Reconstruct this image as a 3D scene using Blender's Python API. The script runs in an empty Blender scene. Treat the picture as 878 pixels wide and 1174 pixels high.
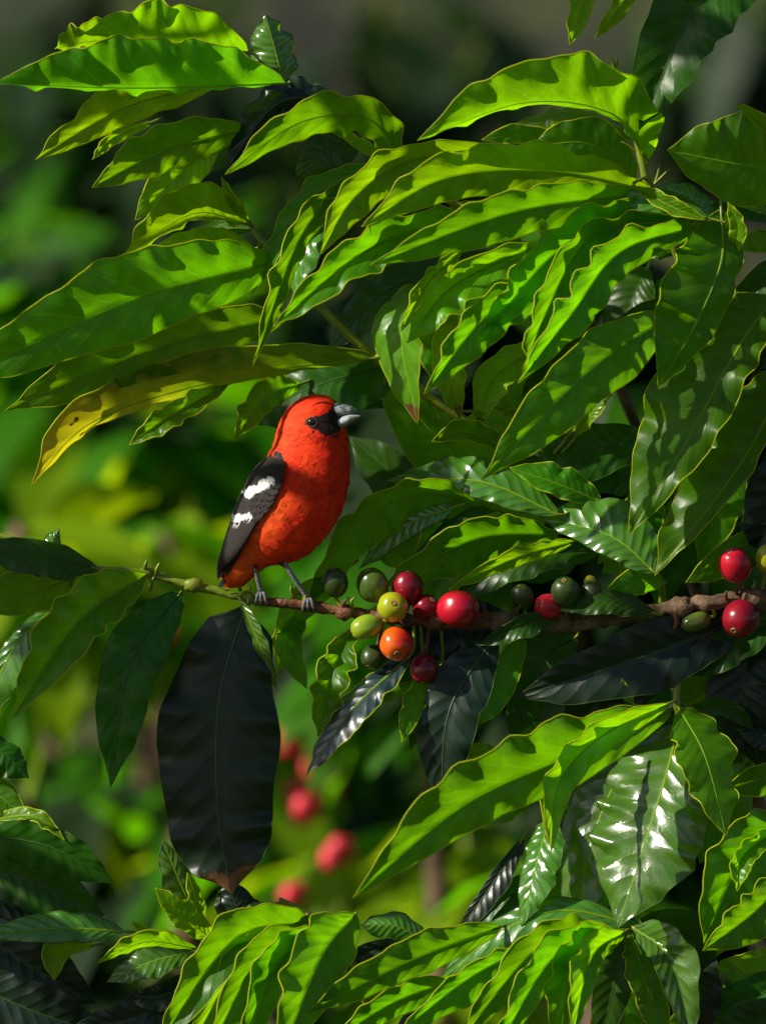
import bpy, math, random
from math import sin, cos, pi, sqrt, radians
from mathutils import Vector, noise
from mathutils.bvhtree import BVHTree

random.seed(11)
S = 0.00055          # metres per photo pixel in the plane of the bird
ZC = 1.6             # height of the view axis above the ground
CD = 4.0             # camera distance
scene = bpy.context.scene
col = scene.collection

def P(px, py, d=0.0):
    """photo pixel + distance towards the camera (px units) -> world point"""
    y = -d * S
    k = (CD + y) / CD
    return Vector(((px - 439) * S * k, y, ZC + (587 - py) * S * k))

# ------------------------------------------------------------------ materials
def new_mat(name):
    m = bpy.data.materials.new(name); m.use_nodes = True
    nt = m.node_tree; nt.nodes.clear()
    return m, nt
class NT:
    def __init__(s, nt): s.nt = nt
    def n(s, t, **kw):
        nd = s.nt.nodes.new(t)
        for k, v in kw.items(): setattr(nd, k, v)
        return nd
    def l(s, a, b): s.nt.links.new(a, b)
    def math(s, op, a, b=None, c=None, clamp=False):
        nd = s.n('ShaderNodeMath', operation=op); nd.use_clamp = clamp
        for i, x in enumerate((a, b, c)):
            if x is None: continue
            if isinstance(x, (int, float)): nd.inputs[i].default_value = x
            else: s.l(x, nd.inputs[i])
        return nd.outputs[0]
    def mix(s, f, a, b, blend='MIX'):
        nd = s.n('ShaderNodeMix', data_type='RGBA', blend_type=blend)
        for x, i in ((f, 0), (a, 6), (b, 7)):
            if isinstance(x, (int, float)): nd.inputs[i].default_value = x
            elif isinstance(x, tuple): nd.inputs[i].default_value = (*x, 1)
            else: s.l(x, nd.inputs[i])
        return nd.outputs[2]
    def noise(s, vec, scale, detail=3, rough=.55):
        nd = s.n('ShaderNodeTexNoise'); nd.inputs['Scale'].default_value = scale
        nd.inputs['Detail'].default_value = detail; nd.inputs['Roughness'].default_value = rough
        if vec is not None: s.l(vec, nd.inputs['Vector'])
        return nd.outputs['Fac']
    def ramp(s, f, lo, hi):
        nd = s.n('ShaderNodeMapRange'); s.l(f, nd.inputs[0])
        nd.inputs[1].default_value = lo; nd.inputs[2].default_value = hi
        return nd.outputs[0]

def leaf_material(name, base, trans, tf=.45, rough=.3, spec=.5, veins=.5, yellow=False, burnt=False, bump=.5):
    m, nt = new_mat(name); g = NT(nt)
    out = g.n('ShaderNodeOutputMaterial')
    uv = g.n('ShaderNodeUVMap'); uv.uv_map = 'UVMap'
    sp = g.n('ShaderNodeSeparateXYZ'); g.l(uv.outputs[0], sp.inputs[0])
    u = sp.outputs[0]
    sv = g.math('SUBTRACT', g.math('MULTIPLY', sp.outputs[1], 2.0), 1.0)
    v = g.math('ABSOLUTE', sv)
    co = g.n('ShaderNodeTexCoord').outputs['Object']
    nz = g.noise(co, 60, 3)
    fine = g.noise(co, 700, 2)
    oi = g.n('ShaderNodeObjectInfo').outputs['Random']
    # lateral veins, arching towards the tip
    s1 = g.math('SUBTRACT', g.math('MULTIPLY', u, 11.0), g.math('MULTIPLY', v, 1.7))
    s1 = g.math('ADD', s1, g.math('MULTIPLY', nz, .5))
    s1 = g.math('ADD', s1, g.math('MULTIPLY', g.math('GREATER_THAN', sv, 0), .43))
    fr = g.math('ABSOLUTE', g.math('SUBTRACT', g.math('FRACT', s1), .5))      # 0 on the vein
    vein = g.math('SUBTRACT', 1.0, g.ramp(fr, .0, .07))
    vein = g.math('MULTIPLY', vein, g.math('SUBTRACT', 1.0, g.ramp(v, .7, .95)))
    midr = g.math('SUBTRACT', 1.0, g.ramp(v, .0, .05))
    # net of tiny veins
    vor = g.n('ShaderNodeTexVoronoi', feature='DISTANCE_TO_EDGE'); vor.inputs['Scale'].default_value = 420
    g.l(co, vor.inputs['Vector'])
    net = g.math('SUBTRACT', 1.0, g.ramp(vor.outputs['Distance'], 0, .12))
    def tint(c, k):
        return tuple(x * k for x in c)
    def colour(c, lightc):
        a = g.mix(g.ramp(nz, .3, .7), tint(c, .8), tint(c, 1.2))
        a = g.mix(g.math('MULTIPLY', net, .22), a, tint(c, 1.5))
        a = g.mix(g.math('MULTIPLY', vein, veins), a, lightc)
        a = g.mix(midr, a, lightc)
        hs = g.n('ShaderNodeHueSaturation'); g.l(a, hs.inputs['Color'])
        g.l(g.math('ADD', .485, g.math('MULTIPLY', oi, .025)), hs.inputs['Hue'])
        g.l(g.math('ADD', .8, g.math('MULTIPLY', oi, .4)), hs.inputs['Value'])
        return hs.outputs[0]
    cb = colour(base, tuple(min(1, x * 1.9 + .01) for x in base))
    ct = colour(trans, tuple(min(1, x * 1.35 + .02) for x in trans))
    if yellow:   # turning from the tip: yellow blade, green patches, a brown spot
        f = g.ramp(g.math('ADD', u, g.math('MULTIPLY', g.math('SUBTRACT', nz, .5), .7)), .3, .75)
        cb = g.mix(f, cb, (.50, .33, .015)); ct = g.mix(f, ct, (.80, .74, .01))
        du = g.math('MULTIPLY', g.math('SUBTRACT', u, .72), 7.0)
        dv = g.math('SUBTRACT', sv, .38) if False else g.math('MULTIPLY', g.math('SUBTRACT', v, .45), 1.6)
        dd = g.math('ADD', g.math('MULTIPLY', du, du), g.math('MULTIPLY', dv, dv))
        dd = g.math('ADD', dd, g.math('MULTIPLY', g.noise(co, 250, 3), .12))
        sp_ = g.math('SUBTRACT', 1.0, g.ramp(dd, .07, .085))
        cb = g.mix(sp_, cb, (.05, .012, .004)); ct = g.mix(sp_, ct, (.03, .006, .002))
    if burnt:    # dead brown tip
        f = g.ramp(g.math('ADD', u, g.math('MULTIPLY', g.math('SUBTRACT', g.noise(co, 160, 3), .5), .12)), .9, .925)
        cb = g.mix(f, cb, (.16, .07, .03)); ct = g.mix(f, ct, (.25, .1, .02))
    # small blemishes
    bl = g.ramp(g.noise(co, 240, 2), .69, .73)
    cb = g.mix(g.math('MULTIPLY', bl, .5 if base[1] > .05 else .0), cb, (.07, .05, .015))
    # bump: quilting between the veins + fine grain
    q = g.math('ABSOLUTE', g.math('SINE', g.math('MULTIPLY', s1, pi)))   # 0 at frac 0, vein sits at .5
    q = g.math('SUBTRACT', 1.0, q)
    h = g.math('ADD', g.math('MULTIPLY', q, 1.0), g.math('ADD', g.math('MULTIPLY', nz, 1.2), g.math('MULTIPLY', fine, .07)))
    bp = g.n('ShaderNodeBump'); bp.inputs['Strength'].default_value = bump
    bp.inputs['Distance'].default_value = .0012
    g.l(h, bp.inputs['Height'])
    pr = g.n('ShaderNodeBsdfPrincipled')
    g.l(cb, pr.inputs['Base Color']); g.l(bp.outputs[0], pr.inputs['Normal'])
    g.l(g.math('ADD', rough - .05, g.math('MULTIPLY', fine, .12)), pr.inputs['Roughness'])
    pr.inputs['Specular IOR Level'].default_value = spec
    tr = g.n('ShaderNodeBsdfTranslucent'); g.l(ct, tr.inputs[0]); g.l(bp.outputs[0], tr.inputs['Normal'])
    mx = g.n('ShaderNodeMixShader'); mx.inputs[0].default_value = tf
    g.l(pr.outputs[0], mx.inputs[1]); g.l(tr.outputs[0], mx.inputs[2]); g.l(mx.outputs[0], out.inputs[0])
    return m

def simple(name, c, rough=.5, spec=.5, trans=None, tf=0, nscale=0, c2=None, bump=0, bscale=300, coat=0, lo=.35, hi=.65):
    m, nt = new_mat(name); g = NT(nt)
    out = g.n('ShaderNodeOutputMaterial'); pr = g.n('ShaderNodeBsdfPrincipled')
    co = g.n('ShaderNodeTexCoord').outputs['Object']
    pr.inputs['Base Color'].default_value = (*c, 1)
    if nscale: g.l(g.mix(g.ramp(g.noise(co, nscale, 4), lo, hi), c, c2), pr.inputs['Base Color'])
    pr.inputs['Roughness'].default_value = rough; pr.inputs['Specular IOR Level'].default_value = spec
    pr.inputs['Coat Weight'].default_value = coat; pr.inputs['Coat Roughness'].default_value = .08
    if bump:
        bp = g.n('ShaderNodeBump'); bp.inputs['Strength'].default_value = bump; bp.inputs['Distance'].default_value = .001
        g.l(g.noise(co, bscale, 4), bp.inputs['Height']); g.l(bp.outputs[0], pr.inputs['Normal'])
    if trans:
        tr = g.n('ShaderNodeBsdfTranslucent'); tr.inputs[0].default_value = (*trans, 1)
        mx = g.n('ShaderNodeMixShader'); mx.inputs[0].default_value = tf
        g.l(pr.outputs[0], mx.inputs[1]); g.l(tr.outputs[0], mx.inputs[2]); g.l(mx.outputs[0], out.inputs[0])
    else: g.l(pr.outputs[0], out.inputs[0])
    return m

def attr_mat(name, rough=.7, spec=.25, bump=.4, bscale=900, sheen=0, var=.25, stretch=None):
    """colour comes from the mesh attribute 'pat' (plumage markings)"""
    m, nt = new_mat(name); g = NT(nt)
    out = g.n('ShaderNodeOutputMaterial'); pr = g.n('ShaderNodeBsdfPrincipled')
    at = g.n('ShaderNodeAttribute'); at.attribute_name = 'pat'
    uv = g.n('ShaderNodeUVMap'); uv.uv_map = 'UVMap'
    mp = g.n('ShaderNodeMapping'); g.l(uv.outputs[0], mp.inputs[0])
    mp.inputs['Scale'].default_value = stretch or (60, 160, 1)
    n1 = g.noise(mp.outputs[0], 1.0, 5, .65)
    hs = g.n('ShaderNodeHueSaturation'); g.l(at.outputs['Color'], hs.inputs['Color'])
    g.l(g.math('ADD', 1 - var, g.math('MULTIPLY', n1, var * 2)), hs.inputs['Value'])
    g.l(g.math('ADD', .4925, g.math('MULTIPLY', n1, .015)), hs.inputs['Hue'])
    g.l(hs.outputs[0], pr.inputs['Base Color'])
    bp = g.n('ShaderNodeBump'); bp.inputs['Strength'].default_value = bump; bp.inputs['Distance'].default_value = .0012
    g.l(n1, bp.inputs['Height']); g.l(bp.outputs[0], pr.inputs['Normal'])
    pr.inputs['Roughness'].default_value = rough; pr.inputs['Specular IOR Level'].default_value = spec
    pr.inputs['Sheen Weight'].default_value = sheen
    pr.inputs['Sheen Roughness'].default_value = .5
    pr.inputs['Sheen Tint'].default_value = (1, .35, .1, 1)
    g.l(pr.outputs[0], out.inputs[0])
    return m

G = dict(
    g=leaf_material('leaf_green', (.040, .150, .002), (.26, .70, .002), .51, .36, .35, bump=.22),
    y=leaf_material('leaf_young', (.09, .23, .003), (.40, .82, .002), .54, .32, .4, bump=.25),
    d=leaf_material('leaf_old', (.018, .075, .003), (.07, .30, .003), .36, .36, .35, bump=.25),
    p=leaf_material('leaf_sheen', (.06, .17, .015), (.18, .46, .01), .34, .2, 1.0, .35, bump=.4),
    k=leaf_material('leaf_shade_dark', (.006, .018, .008), (.02, .07, .008), .12, .36, .45, .3, bump=.3),  # shade put into the colour: near-black blade for shadowed leaves
    yellow=leaf_material('leaf_yellowing', (.06, .13, .004), (.30, .50, .004), .5, .4, yellow=True, bump=.25),
    b=leaf_material('leaf_sky_tinted', (.010, .034, .034), (.03, .10, .02), .12, .3, 1.0, .3, bump=.3),  # blue sky reflection tinted into the base colour
    kb=leaf_material('leaf_shade_dark_scorched', (.006, .020, .006), (.03, .12, .004), .14, .34, .4, .15, burnt=True, bump=.22),  # ordinary green leaf, its shade put into the near-black base; scorched tip
    yb=leaf_material('leaf_young_scorched', (.09, .22, .01), (.5, .8, .01), .5, .3, burnt=True, bump=.3),
)
M_MARGIN = simple('leaf_margin', (.38, .44, .015), .4, .4, (.95, 1.0, .03), .55)
M_MARGIN_D = simple('leaf_margin_dull', (.06, .13, .01), .4, .4, (.3, .45, .02), .4)
M_RIB = simple('leaf_midrib', (.20, .34, .02), .4, .4, (.8, .95, .03), .6)
M_RIB_D = simple('leaf_midrib_dull', (.03, .07, .012), .4, .4)
M_SHOOT = simple('green_shoot', (.14, .22, .012), .4, .5, (.3, .4, .02), .15, 140, (.24, .26, .02), .4, 400)
M_BARK = simple('woody_bark', (.055, .034, .020), .75, .2, None, 0, 90, (.19, .12, .07), 1.0, 350)
M_BARKRED = simple('reddish_bark', (.06, .022, .012), .6, .3, None, 0, 120, (.20, .075, .035), 1.0, 380)

# ------------------------------------------------------------------ helpers
def mesh_obj(name, verts, faces, mats, parent=None, loc=None, smooth=True, fmat=None, uvs=None, cols=None):
    loc = Vector(loc) if loc is not None else Vector((0, 0, 0))
    me = bpy.data.meshes.new(name)
    me.from_pydata([(v[0] - loc[0], v[1] - loc[1], v[2] - loc[2]) for v in verts], [], faces)
    for m in mats: me.materials.append(m)
    if fmat: me.polygons.foreach_set('material_index', fmat)
    if smooth: me.polygons.foreach_set('use_smooth', [True] * len(faces))
    if uvs:
        ul = me.uv_layers.new(name='UVMap')
        li = [0] * len(me.loops); me.loops.foreach_get('vertex_index', li)
        flat = []
        for i in li: flat += uvs[i]
        ul.data.foreach_set('uv', flat)
    if cols:
        ca = me.color_attributes.new('pat', 'FLOAT_COLOR', 'POINT')
        flat = []
        for c in cols: flat += [c[0], c[1], c[2], 1]
        ca.data.foreach_set('color', flat)
    me.update()
    o = bpy.data.objects.new(name, me); col.objects.link(o)
    if parent is not None:
        o.parent = parent
        w = parent['_w']; o.location = loc - Vector(w)
    else: o.location = loc
    o['_w'] = tuple(loc)
    return o

def thing(name, label, cat, loc=(0, 0, 0), group=None):
    o = bpy.data.objects.new(name, None); col.objects.link(o)
    o.empty_display_size = .02; o.location = loc
    o['_w'] = tuple(loc); o['label'] = label; o['category'] = cat
    if group: o['group'] = group
    return o

def spline(pts, n):
    """Catmull-Rom through pts (tuples of any dimension)"""
    k = len(pts); D = len(pts[0])
    ext = [tuple(2 * a - b for a, b in zip(pts[0], pts[1]))] + list(pts) + [tuple(2 * a - b for a, b in zip(pts[-1], pts[-2]))]
    out = []
    for i in range(n):
        t = i / (n - 1) * (k - 1); j = min(int(t), k - 2); f = t - j
        p0, p1, p2, p3 = ext[j:j + 4]
        out.append(tuple(.5 * (2 * p1[q] + (p2[q] - p0[q]) * f + (2 * p0[q] - 5 * p1[q] + 4 * p2[q] - p3[q]) * f * f
                   + (3 * p1[q] - p0[q] - 3 * p2[q] + p3[q]) * f ** 3) for q in range(D)))
    return out

def tube_geo(pts, rad, seg=8, verts=None, faces=None, bumpy=0, seed=0):
    verts = [] if verts is None else verts; faces = [] if faces is None else faces
    base = len(verts); n = len(pts); up = Vector((.13, .9, .31)).normalized()
    for i, p in enumerate(pts):
        t = (pts[min(i + 1, n - 1)] - pts[max(i - 1, 0)])
        t = t.normalized() if t.length > 1e-9 else Vector((1, 0, 0))
        a = t.cross(up)
        if a.length < .05: a = t.cross(Vector((0, 0, 1)))
        a.normalize(); b = t.cross(a)
        r = rad[i] if isinstance(rad, (list, tuple)) else rad
        for k in range(seg):
            an = 2 * pi * k / seg
            dirv = a * cos(an) + b * sin(an)
            rr = r
            if bumpy: rr *= 1 + bumpy * noise.noise(p * 160 + dirv * 1.4 + Vector((seed, 0, 0)))
            verts.append(p + dirv * rr)
    for i in range(n - 1):
        for k in range(seg):
            k2 = (k + 1) % seg
            faces.append((base + i * seg + k, base + i * seg + k2, base + (i + 1) * seg + k2, base + (i + 1) * seg + k))
    faces.append(tuple(base + k for k in range(seg))[::-1]); faces.append(tuple(base + (n - 1) * seg + k for k in range(seg)))
    return verts, faces

def tube(name, pts3, rad, mat, parent, seg=10, n=40, bumpy=0, label=None):
    pr = spline([(*p, r) for p, r in zip(pts3, rad)], n)
    pts = [Vector(q[:3]) for q in pr]; rr = [q[3] for q in pr]
    v, f = tube_geo(pts, rr, seg, bumpy=bumpy)
    o = mesh_obj(name, v, f, [mat], parent, pts[0])
    if label: o['label'] = label
    return o

def prof(u, tip=1.0):
    f = (u ** .62) * ((1 - u) ** .82) / (.432 ** .62 * .568 ** .82)
    if u > .86: f *= 1 - .45 * ((u - .86) / .14)
    return max(f, 0)

leaf_count = 0
def leaf(parent, mid, a, b, ta, tb, d0, d1, kind='g', wave=.10, nw=None, stem=None, arch=None, label=None, curl=.15, pk=False):
    """mid: photo-pixel midrib from base to tip; a / b: half widths right / left of travel as seen;
       ta / tb: how far each edge leans towards the camera."""
    global leaf_count; leaf_count += 1
    fixed = kind.isupper(); kind = kind.lower()
    rnd = random.Random(leaf_count * 7 + 3)
    n = 56; nv = 6
    L2 = spline([tuple(p) for p in mid], n)
    length = sum(sqrt((L2[i + 1][0] - L2[i][0]) ** 2 + (L2[i + 1][1] - L2[i][1]) ** 2) for i in range(n - 1))
    nw = nw or (2.6 + length / 95) * rnd.uniform(.85, 1.2)
    if kind in 'gy' and ta > 0 and tb > 0 and rnd.random() < .82: tb = -.35 * tb
    if kind in 'gy' and ta > 0 and not fixed: d1 = d1 + .38 * length * rnd.uniform(.6, 1.15)
    amp = [rnd.uniform(0, 40), rnd.uniform(0, 40)]
    if arch is None: arch = .08 * length
    verts = []; uvs = []
    rows = []
    ph = [rnd.uniform(0, 6.28), rnd.uniform(0, 6.28)]
    ph2 = rnd.uniform(0, 6.28)
    sides = ((a, ta), (b, tb))
    cen = []; edges = [[], []]
    for i in range(n):
        u = i / (n - 1)
        p = L2[i]; q0 = L2[max(i - 1, 0)]; q1 = L2[min(i + 1, n - 1)]
        tx, ty = q1[0] - q0[0], q1[1] - q0[1]; tl = sqrt(tx * tx + ty * ty) or 1; tx /= tl; ty /= tl
        rx, ry = -ty, tx
        d = d0 + (d1 - d0) * u + arch * sin(pi * u)
        f = (max(0, sin(pi * min(1, u * .93 + .035))) ** .62 * min(1, u * 12, (1 - u) * 9 + .12) if pk else .55 * prof(u) + .45 * sin(pi * u) ** .8 * (1 if u < .86 else 1 - .5 * (u - .86) / .14)) * (1 + .05 * sin(u * 17 + ph2))
        row = [None] * (2 * nv + 1)
        row[nv] = (p[0], p[1], d); cen.append((p[0], p[1], d))
        for sgi, (w, tz) in enumerate(sides):
            sg = 1 if sgi == 0 else -1
            W = sqrt(w * w + tz * tz) + 1e-6
            # unit normal of this half in the (across, depth) plane
            na, nd = (-tz / W, w / W)
            for k in range(1, nv + 1):
                v = k / nv
                ac = w * f * v; dd = tz * f * v
                bul = curl * W * f * (v - v * v) * 1.6 - curl * .35 * W * f * v * v
                wv = wave * (1.9 if kind in 'gy' else 1.4) * (1 + 1.1 * noise.noise(Vector((u * 5, amp[sgi], 0)))) * W * (f ** .6) * v ** 1.7 * (sin(2 * pi * nw * u + ph[sgi] + 1.1 * sin(7 * u + ph2)) + .4 * sin(2 * pi * nw * 1.9 * u + ph[1 - sgi]))
                qt = .007 * W * sin(2 * pi * (11 * u - 1.7 * v)) * (v * (1 - v) * 4) * min(1, f)
                o_ = bul + wv + qt
                ac += na * o_; dd += nd * o_
                row[nv + sg * k] = (p[0] + sg * rx * ac, p[1] + sg * ry * ac, d + dd)
            edges[sgi].append(row[nv + sg * nv])
        rows.append(row)
    NR = 2 * nv + 1
    for i, row in enumerate(rows):
        for k, q in enumerate(row):
            verts.append(P(*q)); uvs.append((i / (n - 1), k / (2 * nv)))
    faces = [(i * NR + k, i * NR + k + 1, (i + 1) * NR + k + 1, (i + 1) * NR + k) for i in range(n - 1) for k in range(NR - 1)]
    fm = [0] * len(faces)
    # raised margin, a fine cord along both edges
    rw = .72 if kind not in ('k', 'kb', 'd') else .42
    for e in edges:
        tube_geo([P(*q) for q in e], [S * rw * min(1, .35 + 3 * min(i, n - 1 - i) / n) for i in range(n)], 5, verts, faces)
    fm += [1] * (len(faces) - len(fm))
    # stalk back to the twig
    p0 = Vector(cen[0]); p1 = Vector(cen[1]); back = (p0 - p1).normalized()
    end = p0 + back * 14
    if stem:
        best = min(stem, key=lambda q: (Vector(q) - p0).length)
        if (Vector(best) - p0).length < 75: end = Vector(best)
    midp = p0 + back * min(9, (end - p0).length * .5)
    pp = spline([tuple(end), tuple(midp * .6 + (end + p0) * .2), tuple(p0), tuple(Vector(cen[3]))], 12)
    tube_geo([P(*q) for q in pp], [S * 1.7 * (1.2 - .03 * i) for i in range(12)], 6, verts, faces)
    fm += [2] * (len(faces) - len(fm))
    uvs += [(.5, .5)] * (len(verts) - len(uvs))
    loc = P(*cen[0])
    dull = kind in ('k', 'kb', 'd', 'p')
    o = mesh_obj('leaf', verts, faces, [G[kind], M_MARGIN_D if dull else M_MARGIN, M_SHOOT], parent, loc, fmat=fm, uvs=uvs)
    if label: o['label'] = label
    if length > 60:
        v2, f2 = tube_geo([P(q[0], q[1], q[2] + .2) for q in cen[2:-1]], [S * (1.15 * (1 - i / (n - 3)) + .3) * (min(1, length / 200)) for i in range(n - 3)], 6)
        mesh_obj('midrib', v2, f2, [M_RIB_D if dull and kind != 'p' else M_RIB], o, loc)
    return o

def add_tag(o, **kw):
    for k, v in kw.items(): o[k] = v
    return o

def branch(name, label, pts, rad, mat, cat='branch', n=40, bumpy=.25, part='stem', mat2=None):
    """pts in (px, py, d)"""
    t = thing(name, label, cat, P(*pts[0]), 'leafy branches of the coffee bush')
    tube(part, [tuple(P(*p)) for p in pts], [r * S for r in rad], mat, t, 10, n, bumpy)
    return t, spline(pts, 60)

# leaves of the unseen bough, added to cast shade: (px, py, depth they shade, metres towards the sun, length, angle, half width)
SHADE = [(235, 800, 20, .62, 210, .9, 70), (240, 905, 20, .60, 180, 1.3, 62), (215, 760, 20, .66, 160, 2.2, 50), (165, 735, 15, .6, 140, 1.2, 44), (620, 716, 0, 1.1, 200, .2, 26), (740, 704, 0, 1.2, 160, .2, 20), (700, 770, -30, 1.15, 260, .2, 40),
         (180, 92, 20, .62, 170, .1, 34), (70, 75, 20, .70, 120, .5, 26), (150, 130, -10, .6, 110, .3, 24), (190, 165, 0, .64, 120, .0, 26),
         (110, 350, 0, .6, 230, .2, 40), (190, 385, 0, .62, 200, .3, 36), (60, 420, 10, .7, 150, .4, 30), (330, 155, 0, .7, 120, .2, 26),
         (90, 720, 20, .6, 170, .8, 44), (20, 990, 0, .6, 160, .2, 36), (60, 1100, -20, .6, 260, .1, 60), (40, 660, 0, .65, 160, .4, 40),
         (500, 215, 20, .95, 120, .5, 26), (600, 100, 10, 1.0, 120, .8, 26), (800, 60, 40, 1.15, 240, .4, 60)]
LB = {}
# ================================================================== LEAVES
# ---- twig at the top left
t, st = branch('coffee_branch', 'leafy coffee twig at the top left with long leaves pointing left above all others',
               [(575, 262, -70), (470, 205, -60), (395, 150, -45), (335, 98, -30), (300, 72, -25)], [4.5, 4, 3.5, 3, 2], M_SHOOT)
for q in [
 ([(328, 96), (160, 101), (-6, 96)], 57, 4, 24, -38, 0, 30, 'g', .07),
 ([(285, 60), (190, 48), (96, 38)], 44, 8, 30, -30, -40, -30, 'y', .06),
 ([(170, 45), (100, 48), (63, 56)], 22, 8, 20, -20, -60, -50, 'y', .08),
 ([(255, 92), (140, 125), (41, 183)], 25, 20, 22, 22, -30, -10, 'y', .06),
 ([(175, 140), (130, 158), (106, 183)], 6, 8, 4, 5, -50, -40, 'y', .1),
 ([(325, 96), (316, 60), (304, 16)], 24, 30, -26, -10, -55, -60, 'p', .08),
 ([(395, 120), (320, 118), (256, 200)], 24, 16, -20, -18, -20, 5, 'k', .09),
 ([(460, 195), (425, 138), (345, 140), (258, 200)], 24, 22, 20, -20, 0, 20, 'g', .08),
 ([(415, 155), (365, 175), (345, 215)], 20, 34, -8, 10, -60, -70, 'd', .06),
 ([(442, 180), (415, 165), (386, 148)], 5, 8, 5, 5, 15, 10, 'y', .1),
]: leaf(t, q[0], *q[1:], stem=st)

# ---- branch whose big leaves hang out to the left edge
t, st = branch('coffee_branch', 'coffee branch with drooping leaves reaching the left edge, one of them yellow',
               [(560, 500, -70), (470, 440, -45), (410, 393, -15), (358, 342, -10), (300, 275, -25), (279, 246, -25)],
               [5.5, 5.5, 5.2, 5, 4, 2.5], M_SHOOT)
for q in [
 ([(285, 148), (190, 172), (106, 215)], 28, 24, 22, 20, -15, 5, 'g', .06),
 ([(252, 158), (205, 200), (155, 252)], 24, 24, 10, 25, -45, -40, 'y', .06),
 ([(287, 258), (222, 245), (142, 294)], 32, 10, 26, -30, -15, 0, 'y', .05),
 ([(290, 285), (235, 277), (168, 290)], 16, 6, 10, 10, -35, -35, 'y', .05),
 ([(283, 252), (268, 232), (254, 203)], 5, 7, 6, 3, 5, 5, 'y', .08),
 ([(290, 262), (262, 262), (225, 270)], 8, 8, -12, -5, -50, -50, 'p', .05),
 ([(322, 298), (150, 345), (-60, 440)], 52, 44, 20, 12, -10, 20, 'g', .05),
 ([(190, 365), (115, 398), (66, 448)], 16, 12, 14, 14, -30, -25, 'y', .07),
 ([(330, 362), (170, 402), (6, 471)], 36, 34, 22, -8, -12, 20, 'G', .06),
 ([(262, 440), (195, 478), (148, 510)], 14, 12, 10, 12, -20, -12, 'g', .07),
 ([(470, 412), (370, 440), (272, 482)], 30, 44, -12, 20, -90, -95, 'd', .05),
 ([(345, 440), (305, 455), (268, 505)], 18, 16, 10, 12, -70, -70, 'g', .12),
]: leaf(t, q[0], *q[1:], stem=st)
leaf(t, [(432, 410), (270, 432), (110, 482), (36, 556)], 36, 9, 24, -22, -12, 36, 'yellow', .04, stem=st, arch=-6, label='yellowing leaf with a brown spot near its tip')

# ---- main bough: node at the upper right, a fan of leaves falling to the left
t, st = branch('coffee_bough', 'bright coffee bough at the upper right fanning out many overlapping wavy leaves',
               [(850, 520, -110), (815, 380, -90), (775, 285, -45), (744, 215, -10), (733, 175, -5), (718, 125, -10), (704, 78, -12)],
               [9, 8, 7, 5.5, 4.5, 3.2, 1.6], M_SHOOT)
for q in [
 ([(742, 185), (700, 130), (600, 118), (478, 161)], 52, 5, 34, -38, 0, 25, 'y', .05),
 ([(730, 160), (660, 128), (588, 142)], 6, 18, -18, 14, -20, -15, 'y', .06),
 ([(728, 205), (675, 165), (608, 168)], 30, 26, 6, 10, -25, -25, 'g', .05),
 ([(650, 170), (600, 155), (552, 160)], 13, 10, 4, 6, -40, -40, 'g', .06),
 ([(745, 218), (630, 196), (510, 205), (414, 260)], 30, 30, 26, 20, -5, 15, 'y', .06),
 ([(565, 168), (465, 186), (405, 228), (367, 292)], 20, 26, 22, 24, 0, 25, 'y', .05),
 ([(440, 188), (355, 228), (287, 338)], 17, 14, -14, 18, -20, 0, 'g', .08),
 ([(425, 200), (350, 262), (290, 420)], 15, 13, 15, 18, -35, -10, 'g', .09),
 ([(420, 210), (352, 275), (322, 372)], 13, 20, -18, 16, -10, 5, 'p', .08),
 ([(560, 240), (425, 285), (313, 375)], 22, 22, 20, 22, 5, 30, 'g', .09),
 ([(745, 222), (590, 243), (424, 304)], 24, 30, 20, 22, 25, 45, 'g', .05),
 ([(550, 262), (470, 275), (400, 300)], 14, 16, 12, 18, -30, -30, 'y', .08),
 ([(520, 342), (462, 375), (478, 486)], 34, 20, -20, 30, -25, 5, 'yb', .06),
 ([(530, 285), (490, 325), (458, 382)], 9, 11, 8, 10, 0, 10, 'y', .10),
 ([(630, 275), (520, 328), (466, 394)], 18, 26, 14, 22, 0, 15, 'y', .08),
 ([(590, 285), (450, 330), (371, 408)], 24, 24, -16, 20, -55, -50, 'd', .06),
 ([(700, 290), (570, 352), (486, 452)], 20, 30, 18, 24, 5, 30, 'g', .09),
 ([(640, 300), (560, 330), (520, 412)], 16, 16, 14, 20, -10, -5, 'g', .08),
 ([(600, 330), (520, 395), (527, 482)], 24, 18, -12, 20, -30, -20, 'yb', .07),
 ([(640, 390), (570, 430), (548, 490)], 20, 18, 12, 20, -45, -35, 'yb', .07),
 ([(812, 256), (712, 288), (655, 360), (593, 440)], 19, 26, 26, 20, 30, 62, 'g', .10),
 ([(800, 248), (680, 272), (625, 360), (600, 432)], 16, 22, 24, 22, 12, 35, 'g', .07),
 ([(805, 238), (660, 272), (540, 400)], 24, 26, 22, 22, 0, 10, 'g', .09),
 ([(818, 252), (720, 228), (634, 270)], 14, 14, -9, 6, 55, 15, 'p', .07),
 ([(728, 214), (768, 236), (808, 252)], 8, 10, 8, 8, 42, 48, 'y', .05),
 ([(822, 258), (790, 226), (752, 214)], 14, 12, -12, -8, 20, 25, 'p', .06),
 ([(826, 240), (826, 300), (795, 375), (754, 444)], 54, 26, 14, 34, 35, 75, 'G', .10),
 ([(838, 300), (846, 262), (834, 232)], 8, 10, 8, 6, 40, 38, 'y', .06),
 ([(800, 330), (735, 362), (690, 384)], 12, 14, 6, 8, -50, -50, 'd', .06),
 ([(775, 358), (675, 425), (552, 550)], 33, 38, 14, 22, -20, 25, 'g', .05),
 ([(745, 165), (752, 150), (758, 126)], 5, 6, 0, 0, -8, -8, 'd', .05),
]: leaf(t, q[0], *q[1:], stem=st)
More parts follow.
